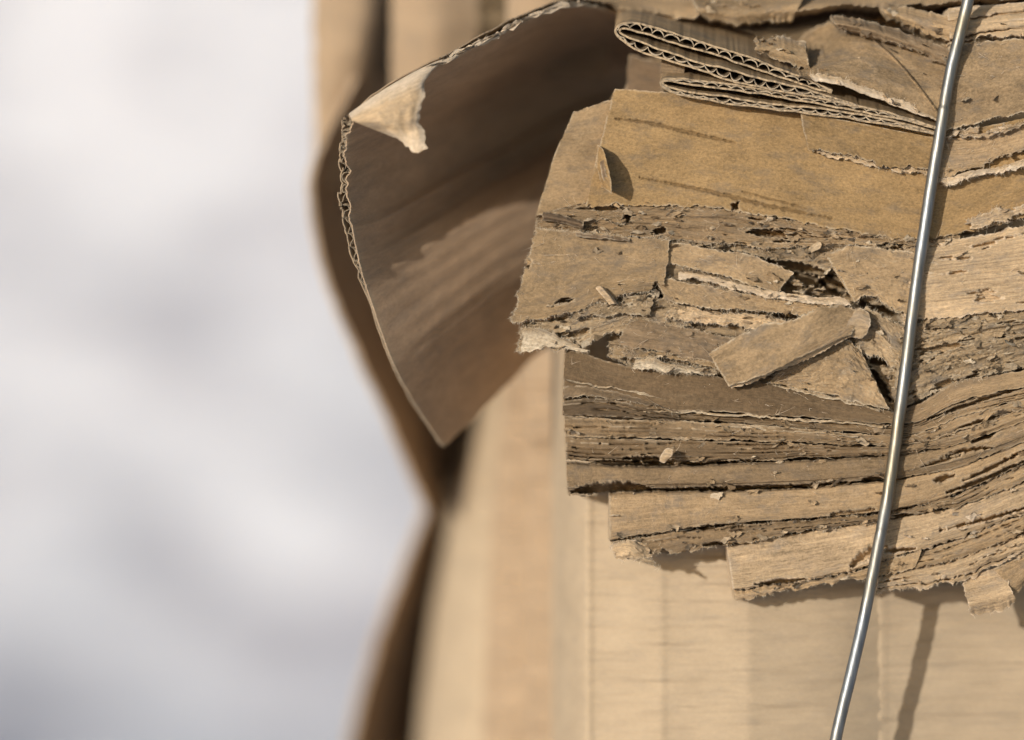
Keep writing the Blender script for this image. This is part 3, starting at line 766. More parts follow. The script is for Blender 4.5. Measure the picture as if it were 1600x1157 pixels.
# frayed band below the golden face
board('frayed_band', [row([(905, 316), (1000, 316), (1130, 326), (1250, 346), (1350, 362), (1450, 372), (1500, 366)], 3.6), row([(842, 340), (940, 345), (1130, 352), (1250, 368), (1350, 374), (1450, 382), (1500, 378)], 3.2), row([(838, 362), (930, 366), (1040, 376), (1150, 384), (1250, 388), (1330, 386), (1450, 396), (1500, 390)], 3)], 'tan',
      'frayed tan band of torn plies just below the golden face', 'cardboard', GPK, rag=(4, 0, 4, 3), back=20, step=1.4,
      rel=dict(terr=.34, terr_n=5, fu=.035, fv=.30, rough=.22, holes=2.5, hole_fu=.10, hole_fv=.4), fib=220, flakes=110, hair=320, darken=(.35, 0),
      cav=[([(975, 341), (985, 340)], 5, 5), ([(1170, 362), (1215, 366), (1230, 372)], 5, 5), ([(1372, 384), (1420, 386)], 4, 5), ([(1020, 364), (1040, 360)], 4, 4)])
board('cardboard_sheet', [row([(842, 356), (940, 366), (1046, 374)], 1.6), row([(824, 410), (920, 415), (1042, 420)], 1.2), row([(804, 480), (870, 478), (960, 455), (1038, 446)], 1.2), row([(799, 502), (850, 498), (905, 484), (960, 466), (1036, 452)], 1.4)], 'mid',
      'flat brown board face sticking out furthest left with a furry torn edge', 'cardboard', GPK, rag=(2.5, 2, 4, 5), back=8,
      rel=dict(rough=.12, wave=.5, terr=.07, terr_n=2), fib=520, ewear=.7, flakes=6, hair=110, cav=[([(816, 412), (830, 408)], 5, 4), ([(868, 474), (884, 469), (896, 468)], 2.4, 5), ([(1020, 456), (1036, 450)], 8, 6)])
board('torn_ply', [row([(815, 505), (860, 500), (920, 484), (1000, 462), (1060, 448)], 3.4), row([(812, 525), (870, 520), (930, 506), (1000, 490), (1070, 480)], 3.0), row([(808, 548), (850, 546), (905, 545), (930, 534), (960, 520), (1010, 516), (1080, 512)], 2.6)], 'shred',
      'torn ply with a pale furry lower edge below the furthest left face', 'cardboard', GPK, rag=(3, 2, 6, 4), back=6, step=1.4,
      rel=dict(terr=.4, terr_n=4, fu=.05, fv=.2, rough=.22, holes=2.5, hole_fu=.08, hole_fv=.25), fib=420, ewear=.9, flakes=40, hair=160, cav=[([(996, 480), (1012, 478)], 9, 7), ([(1022, 462), (1040, 452)], 7, 7), ([(886, 490), (904, 488)], 6, 5)])
board('torn_ply', [row([(816, 514), (845, 516), (870, 524), (905, 538)], 1.9), row([(814, 530), (845, 530), (870, 534), (908, 544)], 1.6), row([(810, 553), (840, 548), (875, 545), (922, 547)], 1.8)], 'face',
      'small whitish torn liner piece at the lower left corner of the pack', 'cardboard', GPK, rag=(3, 2, 4, 3), back=.8, rel=dict(rough=.25, wave=.5), fib=300, ewear=1, wv=(0.15, 1.2))

# shredded middle
board('shredded_layer', [row([(1030, 372), (1150, 380), (1250, 386), (1330, 380), (1440, 388)], 4.0), row([(1020, 470), (1150, 475), (1250, 480), (1330, 470), (1432, 480)], 5.5), row([(960, 520), (1060, 540), (1180, 560), (1300, 560), (1425, 560)], 6), row([(950, 560), (1060, 585), (1180, 606), (1300, 628), (1415, 650)], 6.5)], 'shred',
      'shredded hollow of torn grey brown plies in the middle of the pack', 'cardboard', GPK, rag=(3, 0, 3, 4), back=20, step=1.4,
      rel=dict(terr=.75, terr_n=6, fu=.035, fv=.17, rough=.3, wave=1.2, holes=5.0, hole_fu=.06, hole_fv=.2), ewear=.5, flakes=320, fib=300, hair=500,
      cav=[([(1120, 396), (1160, 402), (1200, 416), (1255, 420), (1300, 432)], 8, 9), ([(1285, 440), (1310, 440), (1322, 430)], 17, 12), ([(1318, 408), (1328, 394), (1348, 382)], 7, 10), ([(1340, 462), (1358, 484), (1390, 496), (1424, 512)], 10, 10), ([(1240, 428), (1290, 446)], 7, 9),
           ([(1320, 545), (1370, 555), (1410, 572)], 12, 9), ([(1340, 560), (1366, 595), (1390, 625)], 8, 9), ([(1020, 580), (1060, 582), (1110, 588)], 6, 7), ([(1020, 474), (1036, 462)], 9, 8), ([(990, 480), (1012, 480)], 9, 8)])
GSH = 'torn strips in the shredded middle of the pack'
def strip(rows, mat, label, seed, rag=(3, 3, 3, 3), back=.8, fib=160, rel=None, step=1.4, wv=None):
    return board('torn_strip', rows, mat, label, 'cardboard', GSH, rag=rag, back=back, step=step, seed=seed, fib=fib, ewear=.9, wv=wv, hair=60, flakes=5,
                 rel=rel or dict(rough=.25, wave=.7, terr=.15, terr_n=3, fu=.05, fv=.25))
strip([row([(1022, 376), (1120, 390), (1180, 402), (1240, 425)], (2.0, 3.2)), row([(1024, 410), (1110, 425), (1160, 440), (1215, 462)], (1.9, 3))], 'face', 'tan torn strip rising over the pale strip left of the black gap', 301)
strip([row([(1060, 424), (1120, 433), (1180, 450), (1260, 462), (1320, 466)], (0.5, 3)), row([(1058, 434), (1120, 444), (1190, 463), (1260, 472), (1330, 478)], (0.2, 2.5))], 'pale', 'long thin pale strip running right from the middle face', 303, rag=(2, 3, 3, 2), wv=(0.1, 0.9))
strip([row([(1022, 432), (1120, 450), (1200, 466), (1300, 476), (1345, 482)], (2.2, 3.5)), row([(1040, 472), (1120, 482), (1220, 490), (1300, 494), (1340, 490)], (1.6, 2.5))], 'face', 'tan torn strip under the long thin pale strip', 305)
strip([row([(1046, 478), (1110, 486), (1200, 496), (1240, 498)], (3.2, 3.5)), row([(1040, 498), (1110, 506), (1180, 514), (1215, 516)], (1.8, 2.6))], 'pale', 'pale fluffy strip above the big loose chip', 307, rag=(4, 3, 6, 3), fib=420, rel=dict(terr=.3, terr_n=5, fu=.1, fv=.3, rough=.5, holes=1.5, hole_fu=.2, hole_fv=.4))
strip([row([(985, 500), (1040, 506), (1110, 520), (1160, 530)], (3.2, 3.2)), row([(972, 520), (1040, 530), (1110, 544), (1150, 552)], (1.4, 2)), row([(966, 540), (1030, 550), (1110, 566), (1140, 572)], (2.2, 2.6))], 'brown', 'brown rounded strip left of the big loose chip', 309)
strip([row([(962, 540), (1020, 550), (1080, 556), (1130, 566)], (3.2, 3.2)), row([(960, 558), (1020, 560), (1080, 566), (1130, 576)], (2.2, 2.6))], 'mid', 'brown strip above the whitish edge at the foot of the shredded middle', 311)
strip([row([(992, 562), (1020, 560), (1060, 572), (1120, 580)], (1.2, 2)), row([(988, 576), (1030, 580), (1070, 583), (1122, 587)], (0.8, 1.8))], 'face', 'whitish furry edge below the dark slit at the foot of the shredded middle', 313, fib=360, wv=(0.2, 1.2))
strip([row([(900, 484), (940, 470), (985, 462), (1020, 466)], (2.2, 2.6)), row([(893, 500), (940, 494), (985, 490), (1016, 494)], (1.2, 1.6))], 'shred', 'grey brown scrap with dark pits under the furthest left face', 315, rel=dict(terr=.3, terr_n=4, fu=.07, fv=.25, rough=.25, holes=3, hole_fu=.10, hole_fv=.25))
strip([row([(1290, 400), (1330, 386), (1400, 392), (1440, 398)], (2.6, 1.2)), row([(1312, 432), (1340, 436), (1400, 440), (1435, 446)], (1.6, 1)), row([(1335, 468), (1360, 462), (1400, 486), (1428, 496)], (2, 1.2))], 'face', 'tan torn plate between the black gap and the wire', 317, back=1.2)
strip([row([(1330, 490), (1360, 484), (1390, 500), (1425, 520)], (3.5, 2.5)), row([(1340, 520), (1370, 520), (1395, 540), (1420, 556)], (3, 2.5)), row([(1330, 545), (1370, 560), (1395, 575), (1415, 590)], (4, 3))], 'shred', 'fluffy grey torn plies against the wire right of the big loose chip', 319, rag=(5, 3, 5, 5), fib=500, rel=dict(terr=.4, terr_n=5, fu=.08, fv=.2, rough=.5))
strip([row([(1216, 582), (1260, 556), (1318, 530), (1345, 548)], (1.4, 2.2)), row([(1208, 592), (1260, 586), (1330, 580), (1366, 592)], (2.6, 0.8)), row([(1200, 600), (1270, 612), (1340, 628), (1388, 640)], (2.2, 2.4))], 'face', 'pale crumpled triangle of liner below the big loose chip', 321, rel=dict(rough=.35, wave=1.6, terr=.25, terr_n=4, fu=.1, fv=.12))

# right of the wire, upper half
GR = 'torn plies right of the wire'
def right(name, rows, mat, label, seed, rag=(3, 0, 3, 0), back=3, rel=None, fib=120, step=1.6, flakes=6, cav=(), wv=None):
    return board(name, rows, mat, label, 'cardboard', GR, rag=rag, back=back, step=step, seed=seed, fib=fib, ewear=.7, wv=wv, hair=100, flakes=flakes, cav=cav,
                 rel=rel or dict(rough=.15, wave=.6, terr=.12, terr_n=3))
right('cardboard_sheet', [row([(1484, 74), (1530, 64), (1620, 60), (E, 50)], (3.6, 4.5)), row([(1480, 130), (1530, 128), (1620, 118), (E, 105)], (1.9, 2.4)), row([(1478, 204), (1540, 188), (1620, 173), (E, 155)], (2.2, 2))], 'face',
      'broad tan face folded beside the upper part of the wire', 401, rel=dict(rough=.1, wave=1.4, terr=.08, terr_n=2))
right('torn_ply', [row([(1470, 210), (1530, 200), (1570, 196), (E, 160)], (3, 3)), row([(1466, 216), (1530, 216), (1580, 204), (E, 178)], (1.4, 1.6))], 'pale', 'thin pale split plies below the broad tan face', 403, cav=[([(1530, 206), (1552, 196)], 5, 5), ([(1488, 214), (1500, 216)], 5, 5)],
      rel=dict(rough=.3, plies=1.2, ply_amp=.4, slit=2.5, slit_w=.3), rag=(3, 0, 5, 2), fib=260)
right('torn_ply', [row([(1462, 216), (1530, 214), (1600, 194), (E, 170)], (2.6, 2.4)), row([(1460, 250), (1530, 245), (1600, 226), (E, 200)], (1.8, 1.4)), row([(1456, 282), (1500, 272), (1560, 256), (1620, 236), (E, 215)], (1.8, 1.2))], 'tan', 'tan ply right of the wire with a ragged dark underside', 405, cav=[([(1535, 262), (1570, 250), (1600, 238)], 4, 5)], rag=(2, 0, 5, 2))
right('torn_ply', [row([(1462, 282), (1510, 270), (1560, 262), (1620, 244), (E, 225)], (1.5, 1)), row([(1464, 290), (1510, 282), (1560, 272), (1620, 258), (E, 240)], (1.0, .6))], 'pale', 'thin whitish ply edge right of the wire under the ragged tan ply', 407, rag=(2, 0, 5, 2), fib=240, wv=(-0.2, 0.8))
right('torn_ply', [row([(1515, 340), (1560, 328), (1600, 322), (E, 300)], (2, 1)), row([(1508, 358), (1560, 352), (1600, 340), (E, 320)], (1.2, .4))], 'pale', 'pale frayed ply at the right edge above the pale smooth board', 409, cav=[([(1580, 345), (1610, 340)], 7, 6)], rag=(4, 0, 5, 4), fib=260,
      rel=dict(rough=.3, wave=.6, terr=.3, terr_n=4, fu=.06, fv=.3, holes=3, hole_fu=.1, hole_fv=.3))
right('cardboard_sheet', [row([(1434, 380), (1500, 374), (1560, 362), (1640, 344), (E, 322)], (3, 2)), row([(1420, 440), (1500, 430), (1560, 424), (1640, 415), (E, 400)], (1.4, .6)), row([(1412, 505), (1480, 496), (1560, 488), (1640, 478), (E, 460)], (1.8, .6))], 'pale',
      'pale lit board right of the wire with fine cracks', 411, back=12, rag=(3, 0, 4, 1), rel=dict(rough=.14, wave=.8, terr=.18, terr_n=5, fu=.03, fv=.25, holes=1.6, hole_fu=.10, hole_fv=.5))
right('shredded_layer', [row([(1408, 500), (1480, 492), (1560, 486), (1640, 474), (E, 455)], (3, 1.5)), row([(1404, 560), (1480, 545), (1560, 530), (1640, 520), (E, 500)], (2.2, 1)), row([(1400, 640), (1450, 618), (1510, 594), (1640, 568), (E, 545)], (2.6, 1.2))], 'shred',
      'flaky grey brown crushed plies right of the wire at its middle', 413, back=12, rag=(3, 0, 3, 1), step=1.3, flakes=150,
      rel=dict(rough=.3, wave=.9, terr=.5, terr_n=7, fu=.06, fv=.26, holes=2.6, hole_fu=.11, hole_fv=.4))

# the lower pack: one board edge after another
PL = dict(rough=.15, wave=.6, plies=1.15, ply_amp=.24, slit=2.6, slit_w=.24, fade=(58, 76))
def edge(rows, mat, label, rag, rel, back=11, fib=0, darken=(0, 0), flakes=0, cav=()):
    return board('cardboard_edge', rows, mat, label, 'cardboard', GPK, rag=rag, back=back, rel=rel, fib=fib, darken=darken, flakes=flakes, cav=cav, hair=int(90 * min(1, (rows[0][-1][0] - rows[0][0][0]) / 900) ** 2))
def lip(parent, pts, d, h, mat, seed, rag=1.6):
    """the torn lip of one ply along a board edge"""
    C = resample(pts, 24)
    q = np.linspace(0, 1, 24)
    hh = h * (0.25 + 0.75 * np.sin(np.pi * np.clip(q, .03, .97)) ** .5) * (0.35 + 1.2 * vnoise(q * 7, q * 0, seed))
    a = [(x, y - t / 2) for (x, y), t in zip(C, hh)]; b = [(x, y + t / 2) for (x, y), t in zip(C, hh)]
    return board('ply_lip', [row(a, (d[0] + .3, d[1] + .3)), row(b, d)], 'face', rag=(rag, 3, rag, 3), back=.5, step=1.3,
                 seed=seed, parent=parent, rel=dict(rough=.3, wave=.5), ewear=.4, wv=(-.2, .8))
def up(p, k=3):
    return [(x, y - k * (1 - .9 * float(sstep(1340, 1440, np.array(x))))) for x, y in p]
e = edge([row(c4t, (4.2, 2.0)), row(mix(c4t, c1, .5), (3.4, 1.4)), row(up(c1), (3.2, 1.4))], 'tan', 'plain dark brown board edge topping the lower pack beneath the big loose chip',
     (2, 0, 2, 1), dict(rough=.1, wave=.5, terr=.10, terr_n=3, fu=.02, fv=.2), fib=60, darken=(1, .1))
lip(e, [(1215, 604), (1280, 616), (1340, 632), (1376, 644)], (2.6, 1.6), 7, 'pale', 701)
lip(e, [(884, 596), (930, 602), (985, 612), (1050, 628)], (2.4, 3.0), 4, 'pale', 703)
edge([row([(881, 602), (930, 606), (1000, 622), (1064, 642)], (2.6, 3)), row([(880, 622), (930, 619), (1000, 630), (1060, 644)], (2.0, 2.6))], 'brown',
     'short brown wedge of plies at the left end of the lower pack', (2, 2, 3, 2), dict(rough=.15, wave=.4, terr=.15, terr_n=3), back=4, fib=100, darken=(.3, .3))
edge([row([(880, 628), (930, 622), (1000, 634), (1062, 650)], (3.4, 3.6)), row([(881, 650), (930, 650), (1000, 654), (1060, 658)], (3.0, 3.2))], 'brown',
     'short dark split plies below the short brown wedge at the left end', (2, 2, 2, 2), dict(rough=.15, wave=.4, plies=1.5, ply_amp=.35, slit=4, slit_w=.3), back=6, darken=(.7, .7))
e = edge([row(c1, (5, 2.2)), row(up(c2, 2), (4.0, 1.8))], 'tan', 'thin brown board edge with a pale upper lip, second layer of the lower pack', (2, 0, 2.4, 1), PL, fib=60, darken=(.75, 0), flakes=24, cav=[([(1450, 655), (1520, 630), (1600, 605)], 1.7, 3)])
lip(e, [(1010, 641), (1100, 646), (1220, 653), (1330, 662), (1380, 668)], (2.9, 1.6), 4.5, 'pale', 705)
e = edge([row(c2, (3.8, 1.8)), row(mix(c2, c3, .5), (2.8, 1.2)), row(up(c3, 2), (3.4, 1.6))], 'tan', 'streaked brown board edge above the edges that hold the tiny chip', (1.6, 0, 2.6, 1), PL, darken=(.6, 0), flakes=30, cav=[([(1478, 655), (1530, 636), (1600, 612)], 2.0, 3), ([(1500, 668), (1560, 650)], 1.6, 3)])
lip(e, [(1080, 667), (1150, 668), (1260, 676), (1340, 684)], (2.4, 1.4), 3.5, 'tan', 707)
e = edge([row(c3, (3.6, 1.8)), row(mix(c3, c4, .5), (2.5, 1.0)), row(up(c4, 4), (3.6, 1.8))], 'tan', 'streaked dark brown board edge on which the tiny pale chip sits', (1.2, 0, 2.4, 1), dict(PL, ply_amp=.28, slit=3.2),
     darken=(.85, 0), flakes=30, cav=[([(975, 716), (1010, 719), (1060, 722)], 4, 5), ([(888, 722), (960, 722), (1060, 725), (1180, 720)], 2.2, 4), ([(1500, 672), (1530, 660)], 3, 4)])
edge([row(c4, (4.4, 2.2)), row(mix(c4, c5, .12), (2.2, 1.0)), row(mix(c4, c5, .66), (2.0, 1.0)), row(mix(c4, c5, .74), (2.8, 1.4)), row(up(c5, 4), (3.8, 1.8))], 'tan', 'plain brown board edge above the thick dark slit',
     (2, 0, 2.5, 1), dict(rough=.12, wave=.4, terr=.10, terr_n=3, fu=.02, fv=.25), darken=(.5, 0), flakes=22,
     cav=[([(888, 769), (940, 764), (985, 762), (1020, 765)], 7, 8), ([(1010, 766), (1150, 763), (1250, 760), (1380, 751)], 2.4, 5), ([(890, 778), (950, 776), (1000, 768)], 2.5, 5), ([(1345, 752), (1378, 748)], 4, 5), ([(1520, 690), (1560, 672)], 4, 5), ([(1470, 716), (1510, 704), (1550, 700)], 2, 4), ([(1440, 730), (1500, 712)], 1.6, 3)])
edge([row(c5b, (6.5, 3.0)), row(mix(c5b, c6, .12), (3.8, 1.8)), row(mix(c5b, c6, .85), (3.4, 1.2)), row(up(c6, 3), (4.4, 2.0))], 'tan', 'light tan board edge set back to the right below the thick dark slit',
     (2, 0, 4, 1), dict(rough=.12, wave=.5, terr=.12, terr_n=4, fu=.02, fv=.30), fib=60, darken=(.12, 0), flakes=24,
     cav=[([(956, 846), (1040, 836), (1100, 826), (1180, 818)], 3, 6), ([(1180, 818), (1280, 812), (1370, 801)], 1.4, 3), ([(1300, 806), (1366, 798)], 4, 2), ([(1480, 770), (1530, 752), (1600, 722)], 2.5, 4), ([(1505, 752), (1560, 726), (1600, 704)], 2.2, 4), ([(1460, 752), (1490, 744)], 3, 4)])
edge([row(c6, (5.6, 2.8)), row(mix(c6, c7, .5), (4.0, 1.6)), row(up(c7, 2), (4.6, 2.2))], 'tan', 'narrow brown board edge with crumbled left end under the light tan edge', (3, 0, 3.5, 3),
     dict(rough=.15, wave=.5, plies=1.8, ply_amp=.25, slit=3, slit_w=.15, fade=(54, 72)), fib=160, darken=(.55, 0), flakes=34, cav=[([(1032, 866), (1045, 864)], 6, 6), ([(1100, 852), (1140, 848)], 2, 4), ([(1395, 806), (1435, 806)], 2, 4)])
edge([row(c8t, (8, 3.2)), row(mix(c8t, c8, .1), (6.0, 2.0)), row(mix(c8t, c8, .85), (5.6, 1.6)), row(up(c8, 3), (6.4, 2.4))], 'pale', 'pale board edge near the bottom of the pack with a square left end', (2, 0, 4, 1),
     dict(rough=.14, wave=.5, terr=.12, terr_n=4, fu=.02, fv=.28), back=8, fib=80, darken=(0, .12), flakes=24,
     cav=[([(1330, 885), (1350, 870), (1385, 855)], 6, 3), ([(1180, 914), (1260, 905)], 2.4, 5), ([(1470, 828), (1540, 812), (1600, 795)], 2.2, 4), ([(1380, 862), (1430, 858)], 2, 4)])
edge([row(c8[:4] + [(1440, 862)], (7.4, 3.4)), row(mix(c8[:4] + [(1440, 862)], c9, .5), (6.0, 2.4)), row(c9, (6.4, 3))], 'tan', 'lowest thin tan board edge left of the wire', (3, 0, 4, 2),
     dict(rough=.2, wave=.5, terr=.2, terr_n=3, fu=.05, fv=.25), back=8, fib=180, flakes=14)
WV = dict(rough=.16, wave=.6, plies=2.3, ply_amp=.22, slit=3.2, slit_w=.18, dots=.8)
board('cardboard_edge', [row([(1340, 894), (1400, 874), (1500, 842), (1620, 794), (E, 737)], (6, 3)), row(mix([(1340, 894), (1400, 874), (1500, 842), (1620, 794), (E, 737)], c8b, .5), (4, 1.8)), row(c8b, (4.6, 2.4))], 'tan', 'tan dotted board edge climbing to the right near the bottom right', 'cardboard', GPK, rag=(2, 0, 3, 2), back=10, rel=WV, fib=80, flakes=10)
board('cardboard_edge', [row(c8b, (5, 3)), row(mix(c8b, c9b, .5), (3.6, 1.8)), row(c9b, (4.4, 2.6))], 'pale', 'lowest board edge right of the wire with a frayed underside', 'cardboard', GPK, rag=(2, 0, 5, 3), back=10, rel=WV, fib=260, flakes=16)

# ------------------------------------------------------------------ top of the pack
GT = 'crumpled sheets along the top of the photo'
def top(name, rows, mat, label, seed, rag=(1, 0, 4, 2), back=4, rel=None, fib=0, step=2.0, cav=(), flakes=6, wv=None):
    return board(name, rows, mat, label, 'cardboard', GT, rag=rag, back=back, step=step, seed=seed, fib=fib, ewear=.5, cav=cav, flakes=flakes, wv=wv,
                 rel=rel or dict(rough=.2, wave=2.0, terr=.2, terr_n=4, fu=.03, fv=.15))
top('crumpled_sheet', [row([(860, -120), (1100, -120), (1400, -120), (E, -120)], (52, 30)), row([(862, -30), (1000, -20), (1250, -15), (1500, -25), (E, -40)], (38, 14)), row([(872, 10), (950, 8), (1010, 20), (1080, 26), (1115, 10), (1200, 20), (1300, 10), (1400, 8), (1500, 2), (E, -15)], (24, 6))], 'tan',
    'tan wrinkled sheet along the top edge of the photo with a wavy lower rim', 501, step=2.4, back=10)
top('crumpled_sheet', [row([(950, 12), (1080, 20), (1180, 18), (1330, 8), (1500, 0), (E, -20)], (50, 14)), row([(960, 30), (1080, 40), (1180, 44), (1250, 40), (1330, 26), (1420, 46), (1500, 58), (E, 40)], (56, 8))], 'dark',  # shade of the gap put into the colour: dark kraft here
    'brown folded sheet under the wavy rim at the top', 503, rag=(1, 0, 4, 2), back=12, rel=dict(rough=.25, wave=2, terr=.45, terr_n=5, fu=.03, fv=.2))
top('crumpled_sheet', [row([(1480, 14), (1540, 8), (1620, 2), (E, -10)], (9, 7)), row([(1484, 40), (1540, 36), (1620, 30), (E, 20)], (5, 3)), row([(1486, 68), (1540, 58), (1620, 54), (E, 44)], (4, 2.5))], 'pale',
    'pale split plies right of the top of the wire', 505, back=8, rel=dict(rough=.25, wave=.8, plies=2.2, ply_amp=.5, slit=3, slit_w=.2), fib=80)
top('crumpled_sheet', [row([(1236, 78), (1268, 48), (1310, 32), (1350, 34), (1400, 52), (1500, 74)], (26, 10)), row([(1240, 98), (1290, 82), (1350, 72), (1410, 88), (1490, 104)], (15, 5)),
                       row([(1246, 114), (1300, 110), (1370, 118), (1420, 132), (1482, 142)], (5, 1.5)), row([(1250, 122), (1300, 128), (1360, 148), (1420, 170), (1474, 192)], (-.4, 1.4))], 'face',
    'crumpled tan sheet with a pale torn lower edge left of the upper wire', 507, cav=[([(1340, 44), (1390, 84), (1430, 128), (1466, 176)], .6, -1.2)], rag=(4, 0, 2, 3), back=.8, step=1.7, rel=dict(rough=.14, wave=2.4, terr=.10, terr_n=3, fu=.06, fv=.06), fib=120)
top('crumpled_sheet', [row([(1296, 22), (1380, 40), (1440, 60), (1500, 84)], (12, 4)), row([(1302, 34), (1380, 52), (1440, 74), (1498, 98)], (8, 2)), row([(1310, 42), (1380, 62), (1440, 84), (1494, 106)], (9, 3))], 'brown',
    'narrow brown ply with a dark gap beneath, above the crumpled sheet', 511, rag=(3, 0, 4, 3), back=3, fib=60)
top('crumpled_sheet', [row([(1376, 4), (1450, 18), (1512, 30)], (16, 5)), row([(1380, 18), (1450, 36), (1510, 50)], (11, 3)), row([(1390, 30), (1450, 52), (1506, 66)], (12, 4))], 'tan',
    'narrow tan ply beside the top of the wire on its left', 513, rag=(3, 0, 4, 3), back=4, fib=60)
top('crumpled_sheet', [row([(1080, -6), (1150, -2), (1260, -12)], (22, 20)), row([(1088, 14), (1150, 18), (1250, 8)], (17, 16)), row([(1110, 30), (1160, 38), (1240, 30)], (20, 19))], 'face',
    'rolled tan sheet end above the upper folded board', 515, rag=(2, 2, 4, 3), back=4, rel=dict(rough=.2, wave=3.0, terr=.15, terr_n=3))
top('torn_ply', [row([(1176, 62), (1210, 58), (1260, 66)], 9), row([(1180, 76), (1215, 78), (1262, 92)], 5), row([(1190, 88), (1220, 94), (1266, 110)], 6)], 'face',
    'ragged torn end of a sheet left of the crumpled sheet', 517, rag=(5, 2, 6, 6), back=.8, fib=120)
top('torn_ply', [row([(1262, 112), (1310, 122), (1370, 142), (1420, 163), (1470, 182)], (-.6, 1)), row([(1272, 124), (1320, 136), (1370, 153), (1420, 174), (1466, 190)], (-1.4, .6))], 'pale',
    'pale torn lip along the lower edge of the crumpled sheet', 509, rag=(3, 1, 2, 3), back=.7, step=1.5, rel=dict(rough=.2, wave=.5), fib=160, wv=(0, 1.0))

def folded_board(pts, thick, pitch, label, sweep, mats, taper_x, dark_lin):
    C = resample([p if len(p) == 3 else (p[0], p[1], 0) for p in pts], 620)
    p0 = world_of(np.array(pts[len(pts)//2][0]), np.array(pts[len(pts)//2][1]), np.array(0.0))
    root = empty('folded_board', tuple(p0))
    tag(root, label, 'cardboard', 'folded corrugated boards at the top of the pack')
    tp = 1 - 0.62 * sstep(taper_x[0], taper_x[1], C[:, 0])
    sl = np.concatenate([[0], np.cumsum(np.hypot(np.diff(C[:, 0]), np.diff(C[:, 1])))])
    tp = tp * (0.74 + 0.50 * fbm(sl / 42, sl * 0, int(dark_lin), 3))
    nose = sl[np.argmin(C[:, 0])]
    tp = tp * (1 - .40 * np.exp(-((sl - nose) / 26) ** 2))
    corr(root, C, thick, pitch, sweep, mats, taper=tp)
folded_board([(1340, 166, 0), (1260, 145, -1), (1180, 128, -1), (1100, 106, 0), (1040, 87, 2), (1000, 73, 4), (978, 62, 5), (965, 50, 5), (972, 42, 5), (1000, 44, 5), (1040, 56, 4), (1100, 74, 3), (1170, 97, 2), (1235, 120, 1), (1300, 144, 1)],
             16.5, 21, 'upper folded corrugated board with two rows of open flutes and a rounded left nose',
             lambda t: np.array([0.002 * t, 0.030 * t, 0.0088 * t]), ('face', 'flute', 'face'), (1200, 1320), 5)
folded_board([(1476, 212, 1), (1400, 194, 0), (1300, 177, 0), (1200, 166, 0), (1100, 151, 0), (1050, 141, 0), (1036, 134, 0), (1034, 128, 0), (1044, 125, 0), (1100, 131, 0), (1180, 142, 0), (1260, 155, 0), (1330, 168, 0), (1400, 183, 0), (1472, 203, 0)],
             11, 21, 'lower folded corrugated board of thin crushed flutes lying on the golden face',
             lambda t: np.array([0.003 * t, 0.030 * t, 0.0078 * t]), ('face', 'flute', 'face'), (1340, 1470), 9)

# ------------------------------------------------------------------ loose pieces on the pack
GL = 'loose scraps lying on the pack'
def scrap(name, rows, mat, label, seed, rag=(2, 2, 2, 2), back=.9, fib=100, rel=None):
    return board(name, rows, mat, label, 'scrap', GL, rag=rag, back=back, step=1.3, seed=seed, fib=fib, ewear=.75,
                 rel=rel or dict(rough=.12, wave=.6, terr=.08, terr_n=2))
chip = scrap('loose_chip', [[(1107, 553, -1.2), (1150, 530, -1.8), (1184, 512, -2), (1240, 500, -2), (1290, 478, -1.4), (1346, 487, .8)], [(1122, 578, -1.2), (1190, 556, -2.8), (1250, 538, -2.6), (1340, 506, 0)], [(1139, 603, -.6), (1178, 592, -2.6), (1216, 575, -3.4), (1272, 548, -2.4), (1330, 522, -.4)]], 'face',
      'big flat slanting chip of tan board lying across the middle of the pack', 601, rag=(3, 3, 1.5, 2), back=1.4)
board('split_ply', [[(1120, 566, -.9), (1190, 556, -1.6), (1250, 540, -1.5), (1330, 512, .4)], [(1145, 606, .6), (1180, 597, -.4), (1219, 580, -.8), (1278, 554, -.7), (1330, 527, .2)]], 'pale',
      rag=(1, 2, 3, 3), back=.6, step=1.3, seed=602, parent=chip, rel=dict(rough=.2, wave=.5), ewear=.8, fib=160)
scrap('loose_chip', [row([(1328, 487), (1345, 482), (1358, 490)], .5), row([(1322, 508), (1342, 502), (1360, 508)], -.6), row([(1326, 526), (1342, 528), (1356, 520)], .5)], 'pale',
      'small rounded pale flake at the right tip of the big slanting chip', 603, rag=(2, 2, 2, 2))
scrap('loose_chip', [row([(1040, 702), (1046, 700), (1052, 704)], -1.6), row([(1033, 711), (1040, 711), (1050, 712)], -2.2), row([(1031, 722), (1037, 724), (1042, 718)], -1.2)], 'pale',
      'tiny pale chip on the streaked dark edges in the lower pack', 605, rag=(1.5, 1.5, 1.5, 1.5), back=.9, fib=60)
scrap('lifted_tab', [[(934, 228, 3), (941, 232, 0), (945, 240, -1)], [(932, 250, 3), (941, 255, -1), (949, 258, -3)], [(933, 270, 3), (943, 276, -1), (954, 284, -3.6)], [(942, 292, 3), (949, 298, -1), (955, 303, -3)]], 'gold',
      'lifted leaf shaped tab at the left of the golden face, throwing a small shadow', 607, rag=(1.5, 1, 1.5, 1.5), back=.5, fib=80)
scrap('tab_inner_shade', [[(937, 252, -.4), (943, 250, -1.6)], [(940, 272, -.6), (948, 272, -2.8)], [(947, 292, -.2), (953, 290, -2.6)]], 'dark',  # dark piece added to stand in for shade within the split tab
      'dark sliver added for the shaded inside of the leaf shaped tab', 627, rag=(1, 1, 1, 1), back=.4, fib=40)
scrap('rolled_shred', [row([(848, 332), (880, 337), (912, 346)], 1.4), row([(846, 338), (880, 344), (912, 352)], -.2), row([(846, 344), (880, 350), (910, 358)], 1.2)], 'dark',
      'dark rolled shred at the left end of the frayed band', 609, rag=(1.5, 2, 1.5, 2), back=1)
